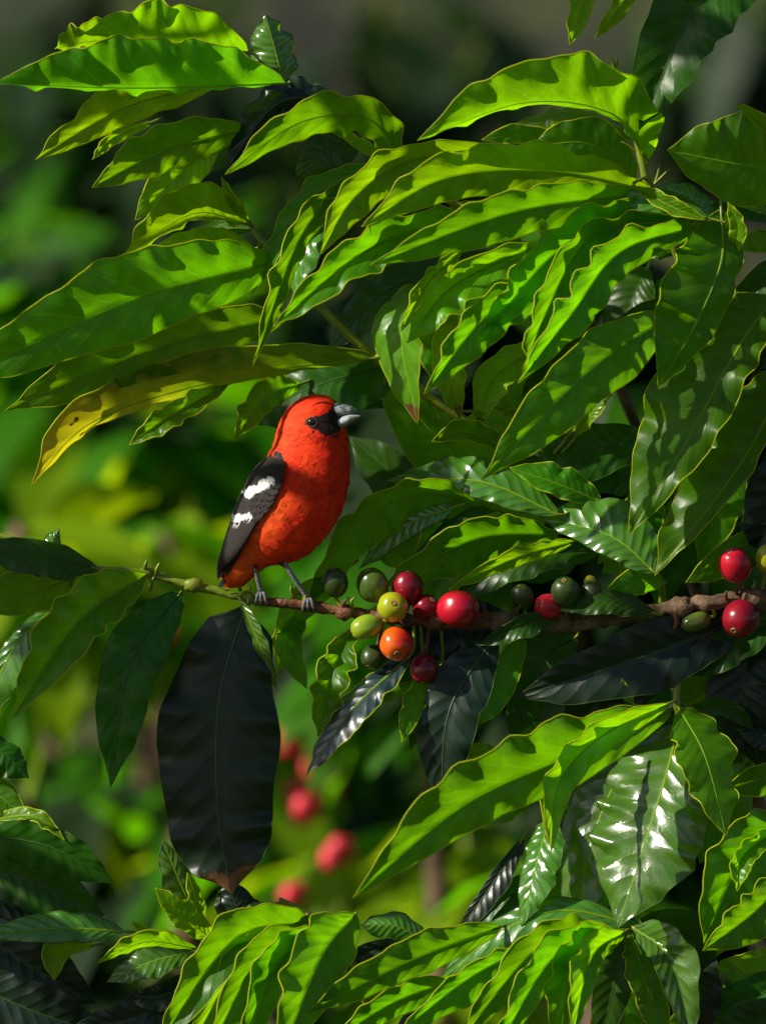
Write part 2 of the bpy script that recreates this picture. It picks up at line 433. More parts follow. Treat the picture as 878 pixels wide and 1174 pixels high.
# stipules at the shoot tip
for (x0, y0, x1, y1) in ((704, 80, 699, 66), (704, 80, 707, 64), (716, 120, 700, 96), (744, 216, 768, 192), (750, 212, 756, 186), (733, 176, 712, 162)):
    tube('stipule', [tuple(P(x0, y0, -5)), tuple(P((x0 + x1) / 2 + 1, (y0 + y1) / 2, -3)), tuple(P(x1, y1, 0))], [1.8 * S, 1.5 * S, .5 * S], M_SHOOT, t, 6, 8)

# ---- dark leaf from the top right corner
t, st = branch('coffee_branch', 'coffee twig in the top right corner carrying a single big dark leaf',
               [(990, -60, 0), (930, -55, 5), (890, -48, 10)], [4, 3.5, 3], M_SHOOT)
leaf(t, [(890, -48), (795, 15), (732, 150)], 48, 42, 10, 26, 20, 55, 'd', .04, stem=st)
t, st = branch('coffee_branch', 'coffee twig at the top edge showing only two small hanging leaf tips',
               [(760, -90, -20), (710, -70, -20), (672, -62, -20)], [3, 2.5, 2], M_SHOOT)
for q in [([(675, -60), (668, 0), (653, 53)], 14, 13, 10, 12, -20, -10, 'y', .06), ([(745, -50), (712, 5), (681, 44)], 9, 11, 8, 10, -20, -10, 'y', .06)]:
    leaf(t, q[0], *q[1:], stem=st)

# ---- leaves coming in at the right edge, upper
t, st = branch('coffee_branch', 'coffee twig at the right edge with one broad ribbed leaf above drooping dark leaves',
               [(1010, 230, -60), (950, 205, -50), (905, 185, -40)], [4, 3.5, 3], M_SHOOT)
for q in [([(935, 200), (855, 190), (764, 172)], 62, 46, 10, 20, -40, -25, 'g', .05),
          ([(905, 170), (872, 140), (842, 118)], 8, 6, 6, 8, 0, 0, 'y', .06),
          ([(915, 255), (860, 238), (812, 236)], 12, 14, -6, 10, -40, -30, 'd', .06),
          ([(930, 290), (880, 275), (838, 282)], 12, 16, 5, 10, -60, -60, 'g', .08),
          ([(960, 300), (890, 310), (815, 372)], 16, 22, 8, 12, -90, -85, 'd', .08)]:
    leaf(t, q[0], *q[1:], stem=st)

# ---- broad dark hanging leaves, right
t, st = branch('coffee_branch', 'coffee branch at the right edge with broad dark green leaves, one with pale midrib',
               [(1000, 300, 0), (940, 320, 5), (895, 335, 5)], [5, 4.5, 4], M_SHOOT)
for q in [([(888, 340), (845, 400), (785, 510), (722, 612)], 68, 28, -22, 9, 10, 60, 'G', .09),
          ([(905, 420), (850, 530), (750, 660)], 55, 14, -18, 6, -20, 20, 'G', .10),
          ([(950, 470), (905, 560), (850, 660)], 44, 34, 10, 14, -40, -30, 'k', .06),
          ([(960, 400), (900, 440), (850, 500)], 34, 30, 10, 14, -60, -60, 'k', .06),
          ([(930, 612), (885, 588), (842, 604)], 12, 14, -16, 6, -30, -25, 'k', .1)]:
    leaf(t, q[0], *q[1:], stem=st)

# ---- centre, behind the berries
t, st = branch('coffee_branch', 'coffee twig right of the bird spreading broad bright leaves just above the red berries',
               [(760, 700, -60), (752, 660, -40), (700, 598, -55), (660, 550, -60), (608, 506, -65), (575, 470, -75)],
               [5, 4, 3.6, 3.4, 3, 2], M_SHOOT)
for q in [
 ([(750, 656), (700, 615), (618, 592)], 42, 22, -16, 6, 15, -35, 'p', .05),
 ([(688, 575), (640, 555), (584, 536)], 22, 14, -10, 6, -30, -25, 'g', .06),
 ([(640, 590), (550, 552), (442, 551)], 28, 20, -13, 6, -15, -75, 'p', .06),
 ([(640, 585), (590, 590), (540, 560)], 14, 16, -10, 8, -60, -60, 'y', .06),
 ([(560, 585), (490, 565), (410, 600), (345, 705)], 16, 36, 24, -12, -45, -28, 'G', .05),
 ([(400, 650), (340, 700), (317, 774)], 16, 18, 14, -8, -40, -30, 'G', .08),
 ([(520, 582), (470, 600), (412, 652)], 14, 14, -7, 6, -20, -45, 'p', .06),
 ([(640, 612), (545, 618), (438, 672)], 22, 36, 20, -16, -40, -22, 'G', .06),
 ([(600, 600), (540, 595), (470, 640)], 12, 14, -8, 10, -35, -30, 'd', .05),
 ([(690, 630), (600, 640), (515, 690)], 14, 22, 6, 14, -35, -30, 'd', .05),
 ([(660, 620), (590, 640), (514, 676)], 10, 10, 10, 12, -22, -20, 'y', .06),
 ([(760, 668), (730, 668), (690, 690)], 18, 14, 4, 8, -20, -12, 'g', .06),
 ([(745, 500), (670, 515), (606, 505)], 30, 34, -8, 14, -70, -70, 'd', .05),
 ([(740, 560), (700, 540), (640, 545)], 24, 26, 8, 14, -85, -85, 'd', .05),
 ([(660, 500), (680, 470), (706, 440)], 8, 9, 6, 6, -50, -45, 'y', .08),
 ([(650, 500), (660, 480), (668, 455)], 4, 5, 3, 3, -45, -45, 'y', .08),
 ([(585, 515), (535, 495), (495, 506)], 14, 10, 10, 10, -40, -35, 'g', .06),
 ([(600, 500), (560, 480), (525, 490)], 10, 12, 8, 8, -60, -60, 'y', .06),
 ([(520, 470), (480, 455), (400, 470)], 6, 8, 3, 5, -120, -120, 'd', .03),
 ([(590, 560), (500, 500), (440, 420)], 34, 40, 8, 12, -150, -150, 'g', .03),
 ([(560, 640), (470, 560), (400, 500)], 30, 36, 8, 12, -170, -170, 'd', .03),
]: leaf(t, q[0], *q[1:], stem=st)

# ---- the fruiting branch with the bird
FB = [(-30, 606, -12), (40, 626, -6), (105, 651, 0), (165, 657, 2), (215, 670, 4), (262, 681, 4), (300, 690, 4)]
WD = [(296, 689, 4), (350, 694, 4), (400, 702, 2), (445, 708, 0), (500, 713, 0), (560, 712, -2), (640, 716, -6), (720, 706, -6), (800, 692, 0), (860, 686, 0), (930, 676, 0)]
fb = thing('fruiting_branch', 'long horizontal coffee branch under the red bird carrying green, yellow and red berries', 'branch', P(*WD[0]), 'leafy branches of the coffee bush')
tube('green_shoot', [tuple(P(*p)) for p in FB], [r * S for r in (3.2, 3.6, 4.6, 4.2, 5.0, 4.6, 5)], M_SHOOT, fb, 12, 90, .35)
tube('reddish_stem', [tuple(P(*p)) for p in WD[:6]], [r * S for r in (4.8, 6, 6, 7, 7.5, 8.5)], M_BARKRED, fb, 14, 100, .5)
tube('woody_stem', [tuple(P(*p)) for p in WD[5:]], [r * S for r in (8, 8.5, 8.5, 8.5, 9, 9)], M_BARK, fb, 16, 120, .55)
# swollen nodes
def node(px, py, d, r, mat, sx=1.3):
    v, f = [], []
    NS, NR_ = 14, 10
    for i in range(NR_ + 1):
        th = pi * i / NR_
        for k in range(NS):
            ph = 2 * pi * k / NS
            q = Vector((cos(th) * sx, sin(th) * cos(ph), sin(th) * sin(ph)))
            rr = r * (1 + .35 * noise.noise(q * 2.5 + Vector((px, py, 0))))
            v.append(P(px, py, d) + q * rr * S)
    for i in range(NR_):
        for k in range(NS):
            k2 = (k + 1) % NS
            f.append((i * NS + k, i * NS + k2, (i + 1) * NS + k2, (i + 1) * NS + k))
    return mesh_obj('node', v, f, [mat], fb, P(px, py, d))
for q in ((168, 657, 4, 7, M_SHOOT), (222, 671, 6, 8.5, M_SHOOT), (283, 686, 6, 8, M_SHOOT), (395, 702, 4, 9, M_BARKRED), (440, 706, 3, 10, M_BARKRED), (500, 712, 3, 11, M_BARKRED),
          (575, 713, 0, 12, M_BARK), (640, 714, -2, 13, M_BARK), (779, 697, 2, 13, M_BARK), (862, 688, 3, 16, M_BARK)): node(*q)
# little buds / dry calyces along the stem
rb = random.Random(5)
for (x, y) in ((166, 648), (178, 652), (172, 668), (276, 668), (283, 676), (347, 680), (343, 672), (350, 686), (338, 676), (395, 692), (405, 690), (498, 700), (512, 704), (488, 703), (772, 712), (846, 676), (860, 672), (868, 700), (835, 684), (596, 700), (668, 700), (556, 700)):
    a0 = P(x, y + 9, 4); a1 = P(x + rb.uniform(-4, 4), y, 12); a2 = P(x + rb.uniform(-6, 6), y - 7, 14)
    tube('bud', [tuple(a0), tuple(a1), tuple(a2)], [2.2 * S, 2.4 * S, .8 * S], M_SHOOT if x < 380 or rb.random() < .3 else M_BARKRED, fb, 7, 8, .3)
st = spline(FB + WD[1:], 120)
for q in [
 ([(112, 652), (45, 634), (-40, 626)], 16, 26, -8, 14, 12, 20, 'd', .05),
 ([(70, 646), (60, 628), (68, 606)], 10, 12, -10, -6, -15, -12, 'p', .08),
 ([(108, 655), (35, 678), (-50, 690)], 26, 26, 10, 16, -30, -20, 'g', .05),
 ([(170, 658), (92, 712), (14, 824)], 35, 27, 24, 20, 10, 40, 'g', .06),
 ([(70, 690), (15, 745), (-25, 835)], 12, 28, -4, 12, -20, -30, 'p', .09),
 ([(208, 678), (150, 762), (127, 903)], 34, 34, -4, 8, 0, 20, 'd', .08),
 ([(276, 688), (296, 735), (317, 790)], 6, 9, -6, 8, 18, 22, 'p', .08),
 ([(345, 700), (330, 740), (352, 790)], 14, 16, 8, 12, -40, -40, 'g', .08),
 ([(470, 752), (405, 812), (351, 889)], 17, 18, -15, 18, 5, 25, 'b', .06),
 ([(405, 720), (380, 775), (364, 845)], 18, 20, 12, 18, -25, -15, 'g', .10),
 ([(568, 728), (515, 815), (505, 928)], 34, 36, -4, 8, -10, 10, 'k', .05),
 ([(505, 765), (476, 800), (460, 852)], 12, 15, 8, 10, -20, -10, 'g', .10),
 ([(480, 780), (450, 795), (428, 806)], 6, 7, -3, -6, -12, -10, 'g', .06),
 ([(600, 730), (570, 790), (552, 830)], 20, 18, 4, 8, -30, -30, 'g', .08),
 ([(752, 704), (700, 688), (640, 700)], 12, 16, -6, 10, 14, 24, 'd', .06),
 ([(640, 706), (600, 716), (548, 740)], 10, 15, 6, 10, 14, 18, 'd', .06),
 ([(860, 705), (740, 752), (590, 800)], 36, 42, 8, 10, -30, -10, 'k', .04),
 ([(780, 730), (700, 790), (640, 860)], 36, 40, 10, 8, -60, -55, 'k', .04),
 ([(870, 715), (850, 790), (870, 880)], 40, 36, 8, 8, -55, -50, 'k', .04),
 ([(900, 700), (835, 742), (785, 775)], 22, 22, 10, 14, -30, -25, 'd', .05),
 ([(905, 610), (845, 628), (785, 668)], 14, 28, 6, 14, -50, -40, 'g', .05),
 ([(590, 712), (510, 720), (430, 760)], 30, 34, 4, 8, -55, -50, 'k', .04),
 ([(560, 720), (500, 770), (470, 860)], 24, 26, 4, 8, -75, -70, 'd', .05),
 ([(660, 730), (620, 760), (585, 850)], 30, 32, 5, 8, -70, -60, 'd', .05),
]: leaf(fb, q[0], *q[1:], stem=st)
leaf(fb, [(284, 690), (252, 800), (250, 930), (266, 1024)], 66, 70, -10, 6, 14, 34, 'kb', .06, stem=st, label='large hanging leaf, shade coloured in near-black, with a scorched brown tip', arch=5, curl=.1, pk=True)

# ---- lower right cluster below the branch
t, st = branch('coffee_branch', 'coffee shoot under the woody stem, glossy leaves hanging around one big shaded leaf',
               [(774, 712, -20), (776, 760, 0), (775, 805, 5), (778, 818, 5)], [4.5, 4, 4.5, 3], M_SHOOT)
for q in [
 ([(770, 814), (655, 866), (530, 925), (404, 1030)], 44, 34, 30, 18, -10, 25, 'g', .05),
 ([(768, 806), (688, 845), (640, 900), (631, 978)], 16, 20, 22, 18, 25, 45, 'y', .05),
 ([(690, 848), (632, 890), (628, 968)], 9, 12, 8, 12, 5, 20, 'g', .06),
 ([(778, 830), (760, 900), (735, 978), (708, 1064)], 66, 66, -40, 30, -40, 20, 'p', .06),
 ([(745, 830), (690, 930), (652, 1068)], 40, 50, -22, 20, -75, -25, 'p', .05),
 ([(778, 812), (808, 868), (832, 958)], 30, 32, 16, -22, 15, 40, 'g', .09),
 ([(632, 930), (615, 990), (597, 1062)], 16, 26, -10, 13, -25, 15, 'p', .08),
 ([(780, 816), (830, 812), (866, 838)], 10, 10, 4, 6, -30, -30, 'd', .06),
 ([(725, 806), (718, 795), (712, 778)], 5, 5, 3, 3, 0, 0, 'y', .06),
]: leaf(t, q[0], *q[1:], stem=st)

# ---- cluster at the right edge, low
t, st = branch('coffee_branch', 'coffee twig at the lower right edge with wavy leaves cut off by the picture',
               [(1000, 900, -20), (950, 925, 0), (905, 935, 5)], [4.5, 4, 3.5], M_SHOOT)
for q in [
 ([(905, 932), (850, 985), (806, 1082)], 34, 46, 24, 22, 0, 15, 'g', .05),
 ([(895, 950), (852, 980), (844, 1022)], 10, 14, 12, 12, 22, 30, 'y', .09),
 ([(915, 990), (865, 1045), (805, 1090)], 20, 30, 22, 16, 20, 40, 'g', .07),
 ([(930, 850), (885, 845), (840, 832)], 12, 18, -10, 4, -40, -35, 'k', .06),
 ([(930, 885), (875, 892), (828, 908)], 16, 20, 8, 12, -50, -45, 'g', .04),
 ([(910, 1080), (870, 1098), (832, 1100)], 8, 16, 8, 14, 0, 5, 'y', .10),
 ([(930, 1110), (870, 1140), (800, 1160)], 24, 26, 4, 8, -40, -40, 'd', .05),
 ([(930, 1150), (850, 1180), (790, 1210)], 26, 26, 4, 8, -30, -30, 'd', .05),
]: leaf(t, q[0], *q[1:], stem=st)

# ---- cluster at the bottom right
t, st = branch('coffee_branch', 'coffee shoot rising from the bottom edge, right, with leaves radiating like a fountain',
               [(700, 1260, 0), (712, 1160, 5), (718, 1095, 10), (722, 1062, 12)], [5, 4.5, 4, 3], M_SHOOT)
for q in [
 ([(742, 1064), (640, 1044), (550, 1085), (474, 1174)], 16, 22, -9, 10, 10, -40, 'p', .08),
 ([(620, 1080), (540, 1120), (455, 1186)], 13, 26, 12, 22, 10, 25, 'g', .07),
 ([(700, 1064), (618, 1085), (522, 1200)], 20, 24, 22, 20, 15, 30, 'g', .07),
 ([(706, 1067), (634, 1098), (566, 1210)], 22, 20, 22, 20, 20, 40, 'g', .07),
 ([(710, 1068), (658, 1108), (638, 1220)], 24, 18, 24, 20, 25, 50, 'g', .06),
 ([(716, 1068), (678, 1098), (656, 1190)], 18, 14, 22, 14, 38, 60, 'y', .05),
 ([(716, 1076), (705, 1120), (688, 1200)], 26, 24, 4, 6, 10, 15, 'd', .05),
 ([(724, 1062), (768, 1100), (792, 1195)], 20, 28, 12, 16, 20, 75, 'p', .08),
 ([(722, 1070), (738, 1120), (762, 1210)], 18, 24, 12, 14, 12, 25, 'g', .06),
 ([(730, 1058), (785, 1066), (822, 1115)], 16, 20, 6, 8, -15, -15, 'd', .05),
 ([(770, 1080), (800, 1120), (810, 1190)], 24, 26, 6, 8, -25, -25, 'k', .05),
 ([(735, 1062), (690, 1050), (640, 1062)], 12, 12, -12, 6, -15, -10, 'd', .05),
]: leaf(t, q[0], *q[1:], stem=st)

# ---- cluster at the bottom, centre left
t, st = branch('coffee_branch', 'coffee shoot left of bottom centre with nested wavy leaves and a smooth front leaf',
               [(440, 1250, -20), (420, 1150, -10), (390, 1075, 0), (350, 1046, 8), (320, 1030, 8)], [5, 4.5, 4, 3.4, 2], M_SHOOT)
for q in [
 ([(362, 1056), (270, 1078), (180, 1200)], 28, 28, 26, 20, 0, 25, 'g', .05),
 ([(355, 1072), (280, 1098), (212, 1215)], 20, 20, 22, 18, 10, 35, 'y', .05),
 ([(362, 1070), (298, 1098), (236, 1215)], 20, 24, 22, 18, 20, 45, 'g', .05),
 ([(366, 1064), (318, 1108), (278, 1215)], 22, 20, 24, 16, 30, 55, 'g', .06),
 ([(408, 1048), (368, 1098), (322, 1215)], 34, 34, 30, 16, 45, 70, 'g', .05),
 ([(575, 1062), (470, 1102), (350, 1162)], 25, 20, 10, 18, 10, 40, 'g', .06),
 ([(495, 1085), (455, 1062), (413, 1060)], 16, 22, -18, -8, -15, -10, 'p', .05),
 ([(490, 1095), (430, 1090), (368, 1125)], 12, 18, 4, 8, -20, -15, 'k', .04),
 ([(530, 1120), (450, 1150), (380, 1195)], 16, 18, 12, 16, 0, 10, 'g', .06),
 ([(560, 1130), (500, 1140), (450, 1185)], 12, 20, -8, 8, -5, 5, 'k', .06),
 ([(305, 1068), (275, 1045), (262, 1008)], 24, 28, -8, -10, -25, -20, 'k', .05),
 ([(350, 1050), (300, 1042), (262, 1062)], 9, 8, -12, 6, 18, 22, 'p', .08),
 ([(600, 960), (560, 1020), (520, 1075)], 8, 16, 0, 8, -50, -40, 'k', .04),
 ([(640, 1000), (580, 1030), (530, 1080)], 16, 18, 8, 12, -60, -60, 'd', .04),
]: leaf(t, q[0], *q[1:], stem=st)

# ---- bottom left
t, st = branch('coffee_branch', 'coffee shoot in the bottom left corner with dark leaves and small upright yellow green ones',
               [(150, 1260, -30), (200, 1170, -20), (238, 1100, -5), (246, 1078, 0)], [5, 4.5, 3.6, 2.4], M_SHOOT)
for q in [
 ([(245, 1078), (212, 1052), (178, 1018)], 16, 14, 12, 10, 10, 22, 'y', .09),
 ([(232, 1068), (208, 1015), (186, 962)], 16, 20, -8, 8, -25, -25, 'p', .07),
 ([(235, 1062), (225, 1030), (215, 1000)], 8, 8, -8, 4, -10, -8, 'y', .06),
 ([(188, 1078), (168, 1068), (151, 1056)], 4, 5, 3, 3, 0, 0, 'y', .06),
 ([(226, 1088), (168, 1080), (112, 1104)], 13, 6, 10, -10, 5, 12, 'y', .05),
 ([(226, 1090), (175, 1102), (122, 1126)], 18, 18, -8, 10, -5, 5, 'p', .06),
 ([(240, 1110), (190, 1140), (145, 1142)], 14, 18, 5, 10, -15, -10, 'k', .09),
 ([(230, 1120), (160, 1165), (80, 1180)], 24, 26, 5, 10, -25, -20, 'k', .06),
 ([(240, 1130), (230, 1170), (190, 1210)], 20, 22, 5, 10, -20, -20, 'd', .06),
]: leaf(t, q[0], *q[1:], stem=st)
t, st = branch('coffee_branch', 'coffee twig at the lower left edge with heavy dark leaves pointing right',
               [(-120, 1010, -30), (-70, 985, -25), (-30, 965, -20)], [5, 4.5, 3.6], M_SHOOT)
for q in [
 ([(-35, 955), (55, 970), (132, 1012)], 30, 24, -8, 10, -10, 15, 'd', .05),
 ([(-10, 940), (38, 936), (75, 964)], 5, 10, 8, 10, -20, -10, 'y', .08),
 ([(-40, 990), (40, 1010), (120, 1050)], 34, 30, 8, 8, -40, -30, 'd', .05),
 ([(142, 1068), (70, 1064), (-30, 1072)], 20, 16, -12, 10, 0, 10, 'p', .05),
 ([(108, 1084), (75, 1090), (62, 1124)], 24, 8, 12, 8, -10, -5, 'y', .06),
 ([(-40, 870), (0, 862), (34, 892)], 30, 18, 4, -12, -15, -5, 'd', .08),
 ([(-50, 1050), (40, 1110), (110, 1150)], 34, 34, 6, 8, -50, -45, 'k', .05),
 ([(-50, 1120), (40, 1160), (130, 1190)], 34, 34, 6, 8, -40, -40, 'k', .05),
 ([(-40, 1020), (30, 1040), (90, 1035)], 24, 24, 6, 8, -60, -60, 'k', .05),
 ([(-50, 900), (-5, 910), (30, 940)], 20, 20, 6, 8, -40, -40, 'g', .05),
]: leaf(t, q[0], *q[1:], stem=st)

# ---- inner, more shaded leaves of the same bush behind the right half
t, st = branch('coffee_branch', 'shaded inner coffee limb behind the bright leaves on the right, mostly hidden by them',
               [(980, 1100, -260), (860, 900, -230), (790, 650, -220), (700, 420, -210), (620, 260, -200)], [10, 9, 8, 6, 4], M_BARK)
ri = random.Random(21)
zones = [((480, 230, 840, 420), 16), ((600, 420, 878, 660), 16), ((570, 700, 880, 960), 18), ((430, 560, 640, 700), 8), ((640, 960, 900, 1180), 12)]
for (x0, y0, x1, y1), cnt in zones:
    for _ in range(cnt):
        x = ri.uniform(x0, x1); y = ri.uniform(y0, y1); an = ri.uniform(1.7, 3.4); Ln = ri.uniform(110, 190)
        tx = x + cos(an) * Ln * .6; ty = y + abs(sin(an)) * Ln * .75
        if y < 700 and tx < 460: tx = 460 + ri.uniform(0, 60)
        d = ri.uniform(-190, -90)
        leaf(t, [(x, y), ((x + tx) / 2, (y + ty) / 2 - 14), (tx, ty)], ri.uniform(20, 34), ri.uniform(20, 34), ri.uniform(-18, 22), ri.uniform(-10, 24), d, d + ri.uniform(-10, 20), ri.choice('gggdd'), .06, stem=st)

# ---- unseen bough added on the sunny side, leaves aimed to cast shade
LDIR = Vector((-.78, -.33, .53)).normalized()
def unP(p):
    k = (CD + p.y) / CD
    return ((p.x / (S * k)) + 439, 587 - (p.z - ZC) / (S * k), -p.y / S)
t, st = branch('coffee_branch', 'unseen coffee bough added beyond the left edge to shade the twigs in view',
               [(-900, 400, 500), (-760, 100, 430), (-700, -300, 380), (-650, -700, 360)], [9, 8, 7, 5], M_BARK)
for (px, py, d, dist, ln, ang, wd) in SHADE:
    c_ = P(px, py, d) + LDIR * dist
    ax1 = LDIR.cross(Vector((0, 0, 1))).normalized(); ax2 = LDIR.cross(ax1)
    dv = (ax1 * cos(ang) + ax2 * sin(ang)) * ln * S
    a_, m_, e_ = unP(c_ - dv * .5), unP(c_), unP(c_ + dv * .5)
    leaf(t, [a_[:2], m_[:2], e_[:2]], wd, wd, -wd * .5, wd * .6, a_[2], e_[2], 'd', .06, arch=0, stem=st)

# ================================================================== BERRIES
def berry_mat(name, c1, c2, rough=.18):
    m, nt = new_mat(name); g = NT(nt)
    out = g.n('ShaderNodeOutputMaterial'); pr = g.n('ShaderNodeBsdfPrincipled')
    co = g.n('ShaderNodeTexCoord').outputs['Object']
    sp = g.n('ShaderNodeSeparateXYZ'); g.l(co, sp.inputs[0])
    f = g.math('ADD', g.math('MULTIPLY', sp.outputs[0], 40.0), g.math('SUBTRACT', g.noise(co, 90, 3), .0))
    c = g.mix(g.ramp(f, .3, .75), c1, c2)
    sk = g.noise(co, 900, 2)
    c = g.mix(g.math('MULTIPLY', g.ramp(sk, .6, .75), .3), c, tuple(x * .5 for x in c1))
    g.l(c, pr.inputs['Base Color'])
    bp = g.n('ShaderNodeBump'); bp.inputs['Strength'].default_value = .12; bp.inputs['Distance'].default_value = .0006
    g.l(g.noise(co, 350, 3), bp.inputs['Height']); g.l(bp.outputs[0], pr.inputs['Normal'])
    g.l(g.math('ADD', rough, g.math('MULTIPLY', g.noise(co, 200, 3), .12)), pr.inputs['Roughness'])
    pr.inputs['Subsurface Weight'].default_value = .15; pr.inputs['Subsurface Scale'].default_value = .004
    pr.inputs['Subsurface Radius'].default_value = (1, .4, .1)
    g.l(pr.outputs[0], out.inputs[0])
    return m
BM = dict(red=berry_mat('berry_red', (.42, .006, .02), (.30, .003, .015)),
          crimson=berry_mat('berry_crimson', (.22, .004, .015), (.12, .003, .01)),
          orange=berry_mat('berry_orange', (.60, .10, .007), (.55, .018, .006)),
          yellow=berry_mat('berry_yellow', (.30, .34, .01), (.40, .30, .01)),
          lime=berry_mat('berry_lime', (.22, .32, .015), (.16, .26, .015)),
          green=berry_mat('berry_green', (.02, .045, .006), (.035, .06, .006), .3),
          olive=berry_mat('berry_olive', (.05, .09, .012), (.10, .13, .012)))
M_CALYX = simple('berry_calyx', (.12, .06, .03), .7, .2, None, 0, 600, (.3, .2, .08))
def berry(px, py, r, kind, d=20, ax=(.2, .8, -.3), el=1.12, parent=fb, label=None, seed=0):
    """one coffee cherry: slightly furrowed ovoid with a calyx scar at its end and a short stalk"""
    rr = random.Random(int(px * 13 + py)); c = P(px, py, d); R = r * S
    A = Vector((ax[0], -ax[1], ax[2])).normalized()            # long axis; y towards the camera is negative
    u = A.cross(Vector((.3, .2, 1))).normalized(); w = A.cross(u)
    v, f = [], []; NS, NQ = 28, 20
    for i in range(NQ + 1):
        th = pi * i / NQ
        z = cos(th); q = sin(th)
        if z > .9: z = .9 + (z - .9) * .25
        for k in range(NS):
            ph = 2 * pi * k / NS
            g_ = 1 - .05 * math.exp(-(sin(ph) / .25) ** 2) * q
            n_ = 1 + .03 * noise.noise(Vector((cos(ph) * q, sin(ph) * q, z)) * 1.6 + Vector((px, py, 1)))
            v.append(c + (A * z * el + (u * cos(ph) + w * sin(ph) * .95) * q * g_) * R * n_)
    for i in range(NQ):
        for k in range(NS):
            k2 = (k + 1) % NS
            f.append((i * NS + k, (i + 1) * NS + k, (i + 1) * NS + k2, i * NS + k2))
    o = mesh_obj('berry', v, f, [BM[kind]], parent, c)
    if label: o['label'] = label
    # calyx scar: a small raised ring with a pit
    v, f = [], []; prof_ = [(0, .885), (.07, .885), (.10, .955), (.15, .97), (.19, .93), (.20, .86)]
    for (rad, h) in prof_:
        for k in range(12):
            ph = 2 * pi * k / 12; jit = 1 + .12 * rr.uniform(-1, 1)
            v.append(c + (A * h * el + (u * cos(ph) + w * sin(ph)) * rad * jit) * R)
    for i in range(len(prof_) - 1):
        for k in range(12):
            k2 = (k + 1) % 12; f.append((i * 12 + k, i * 12 + k2, (i + 1) * 12 + k2, (i + 1) * 12 + k))
    mesh_obj('calyx', v, f, [M_CALYX], o, c)
    # stalk towards the branch
    return o, c - A * R * el * .97, A
def stalk(o, p, A, tgt, mat=M_SHOOT):
    q = Vector(tgt)
    mat = M_BARKRED if o.name.startswith('berry.007') or o.name.startswith('berry.008') else mat
    v, f = tube_geo([Vector(x) for x in spline([tuple(p + A * .001), tuple(p - A * .003), tuple((p + q) / 2 - A * .002), tuple(q)], 10)], [.0012] * 10, 7)
    mesh_obj('stalk', v, f, [mat], o, p)
for (x, y, r, k, d, ax, el, tgt) in [
 (384, 668, 15.5, 'green', 8, (-.1, .25, .9), 1.15, (398, 700)),
 (427, 671, 19, 'olive', 6, (-.3, .3, .9), 1.10, (420, 702)),
 (467, 674, 19, 'crimson', 4, (.0, .2, .9), 1.10, (450, 705)),
 (488, 697, 16, 'crimson', 4, (.4, .5, .5), 1.05, (490, 708)),
 (450, 696, 18, 'yellow', 32, (.05, .85, .22), 1.12, (446, 708)),
 (420, 719, 15, 'lime', 26, (-.95, .2, -.25), 1.28, (438, 709)),
 (454, 738, 19.5, 'orange', 30, (.05, .75, -.5), 1.10, (448, 712)),
 (427, 753, 13.5, 'green', 14, (-.3, .5, -.7), 1.12, (438, 714)),
 (486, 767, 16.5, 'crimson', 10, (-.1, .3, -.9), 1.10, (492, 718)),
 (525, 698, 22.5, 'red', 24, (.8, .4, .1), 1.10, (515, 710)),
 (598, 684, 13, 'green', 5, (-.2, .3, .9), 1.2, (600, 708)),
 (629, 696, 16, 'red', 14, (-.7, .5, .2), 1.10, (640, 710)),
 (648, 679, 17, 'green', 24, (-.1, .6, .7), 1.15, (646, 706)),
 (677, 681, 13, 'green', 14, (.2, .3, .9), 1.2, (668, 706)),
 (676, 667, 7, 'yellow', 2, (.2, .3, .9), 1.1, (670, 700)),
 (842, 648, 19.5, 'red', 22, (-.3, .5, .8), 1.10, (856, 684)),
 (849, 709, 22, 'crimson', 26, (-.4, .6, -.6), 1.05, (862, 692)),
 (879, 640, 14, 'yellow', 14, (.1, .4, .9), 1.25, (872, 682)),
 (797, 713, 12, 'olive', 6, (-.9, .2, -.3), 1.5, (816, 698)),
 (906, 664, 19, 'crimson', 14, (.5, .4, .5), 1.1, (884, 684)),
]:
    o, p, A = berry(x, y, r, k, d, ax, el); stalk(o, p, A, P(tgt[0], tgt[1], 4))

# ================================================================== BIRD
bird = thing('bird', 'scarlet bird with black wings, two white wing bars and grey bill perched on the branch', 'bird', P(325, 688, 8))
# stations: (left x,y), (right x,y), depth factor, depth centre
ST = [((256, 668), (262, 674), .8, 6), ((254, 655), (279, 671), .75, 7), ((258, 640), (292, 660), .75, 8), ((264, 622), (306, 650), .78, 10),
      ((268, 604), (330, 646), .80, 12), ((275, 588), (352, 637), .82, 14), ((279, 574), (370, 620), .82, 15), ((285, 560), (385, 600), .80, 16),
      ((291, 548), (394, 580), .80, 16), ((298, 537), (399, 562), .80, 16), ((304, 528), (401, 545), .80, 15), ((309, 519), (401, 528), .82, 14),
      ((314, 508), (400, 511), .84, 13), ((317, 496), (398, 497), .86, 13), ((321, 483), (394, 487), .88, 13), ((327, 472), (391, 476), .88, 13),
      ((335, 463), (389, 467), .86, 13), ((346, 456), (384, 459), .84, 13), ((356, 452.5), (375, 453.5), .8, 13)]
NB = 110; NA = 72
flat = [(l[0], l[1], r[0], r[1], k, d) for l, r, k, d in ST]
sts = spline(flat, NB)
bv, buv, bc = [], [], []
RED = (.70, .014, .003); ORG = (.74, .045, .004); DKR = (.50, .012, .004)
def lerp3(a, b, f): f = max(0, min(1, f)); return tuple(x * (1 - f) + y * f for x, y in zip(a, b))
def sstep(a, b, x):
    t_ = max(0, min(1, (x - a) / (b - a))); return t_ * t_ * (3 - 2 * t_)
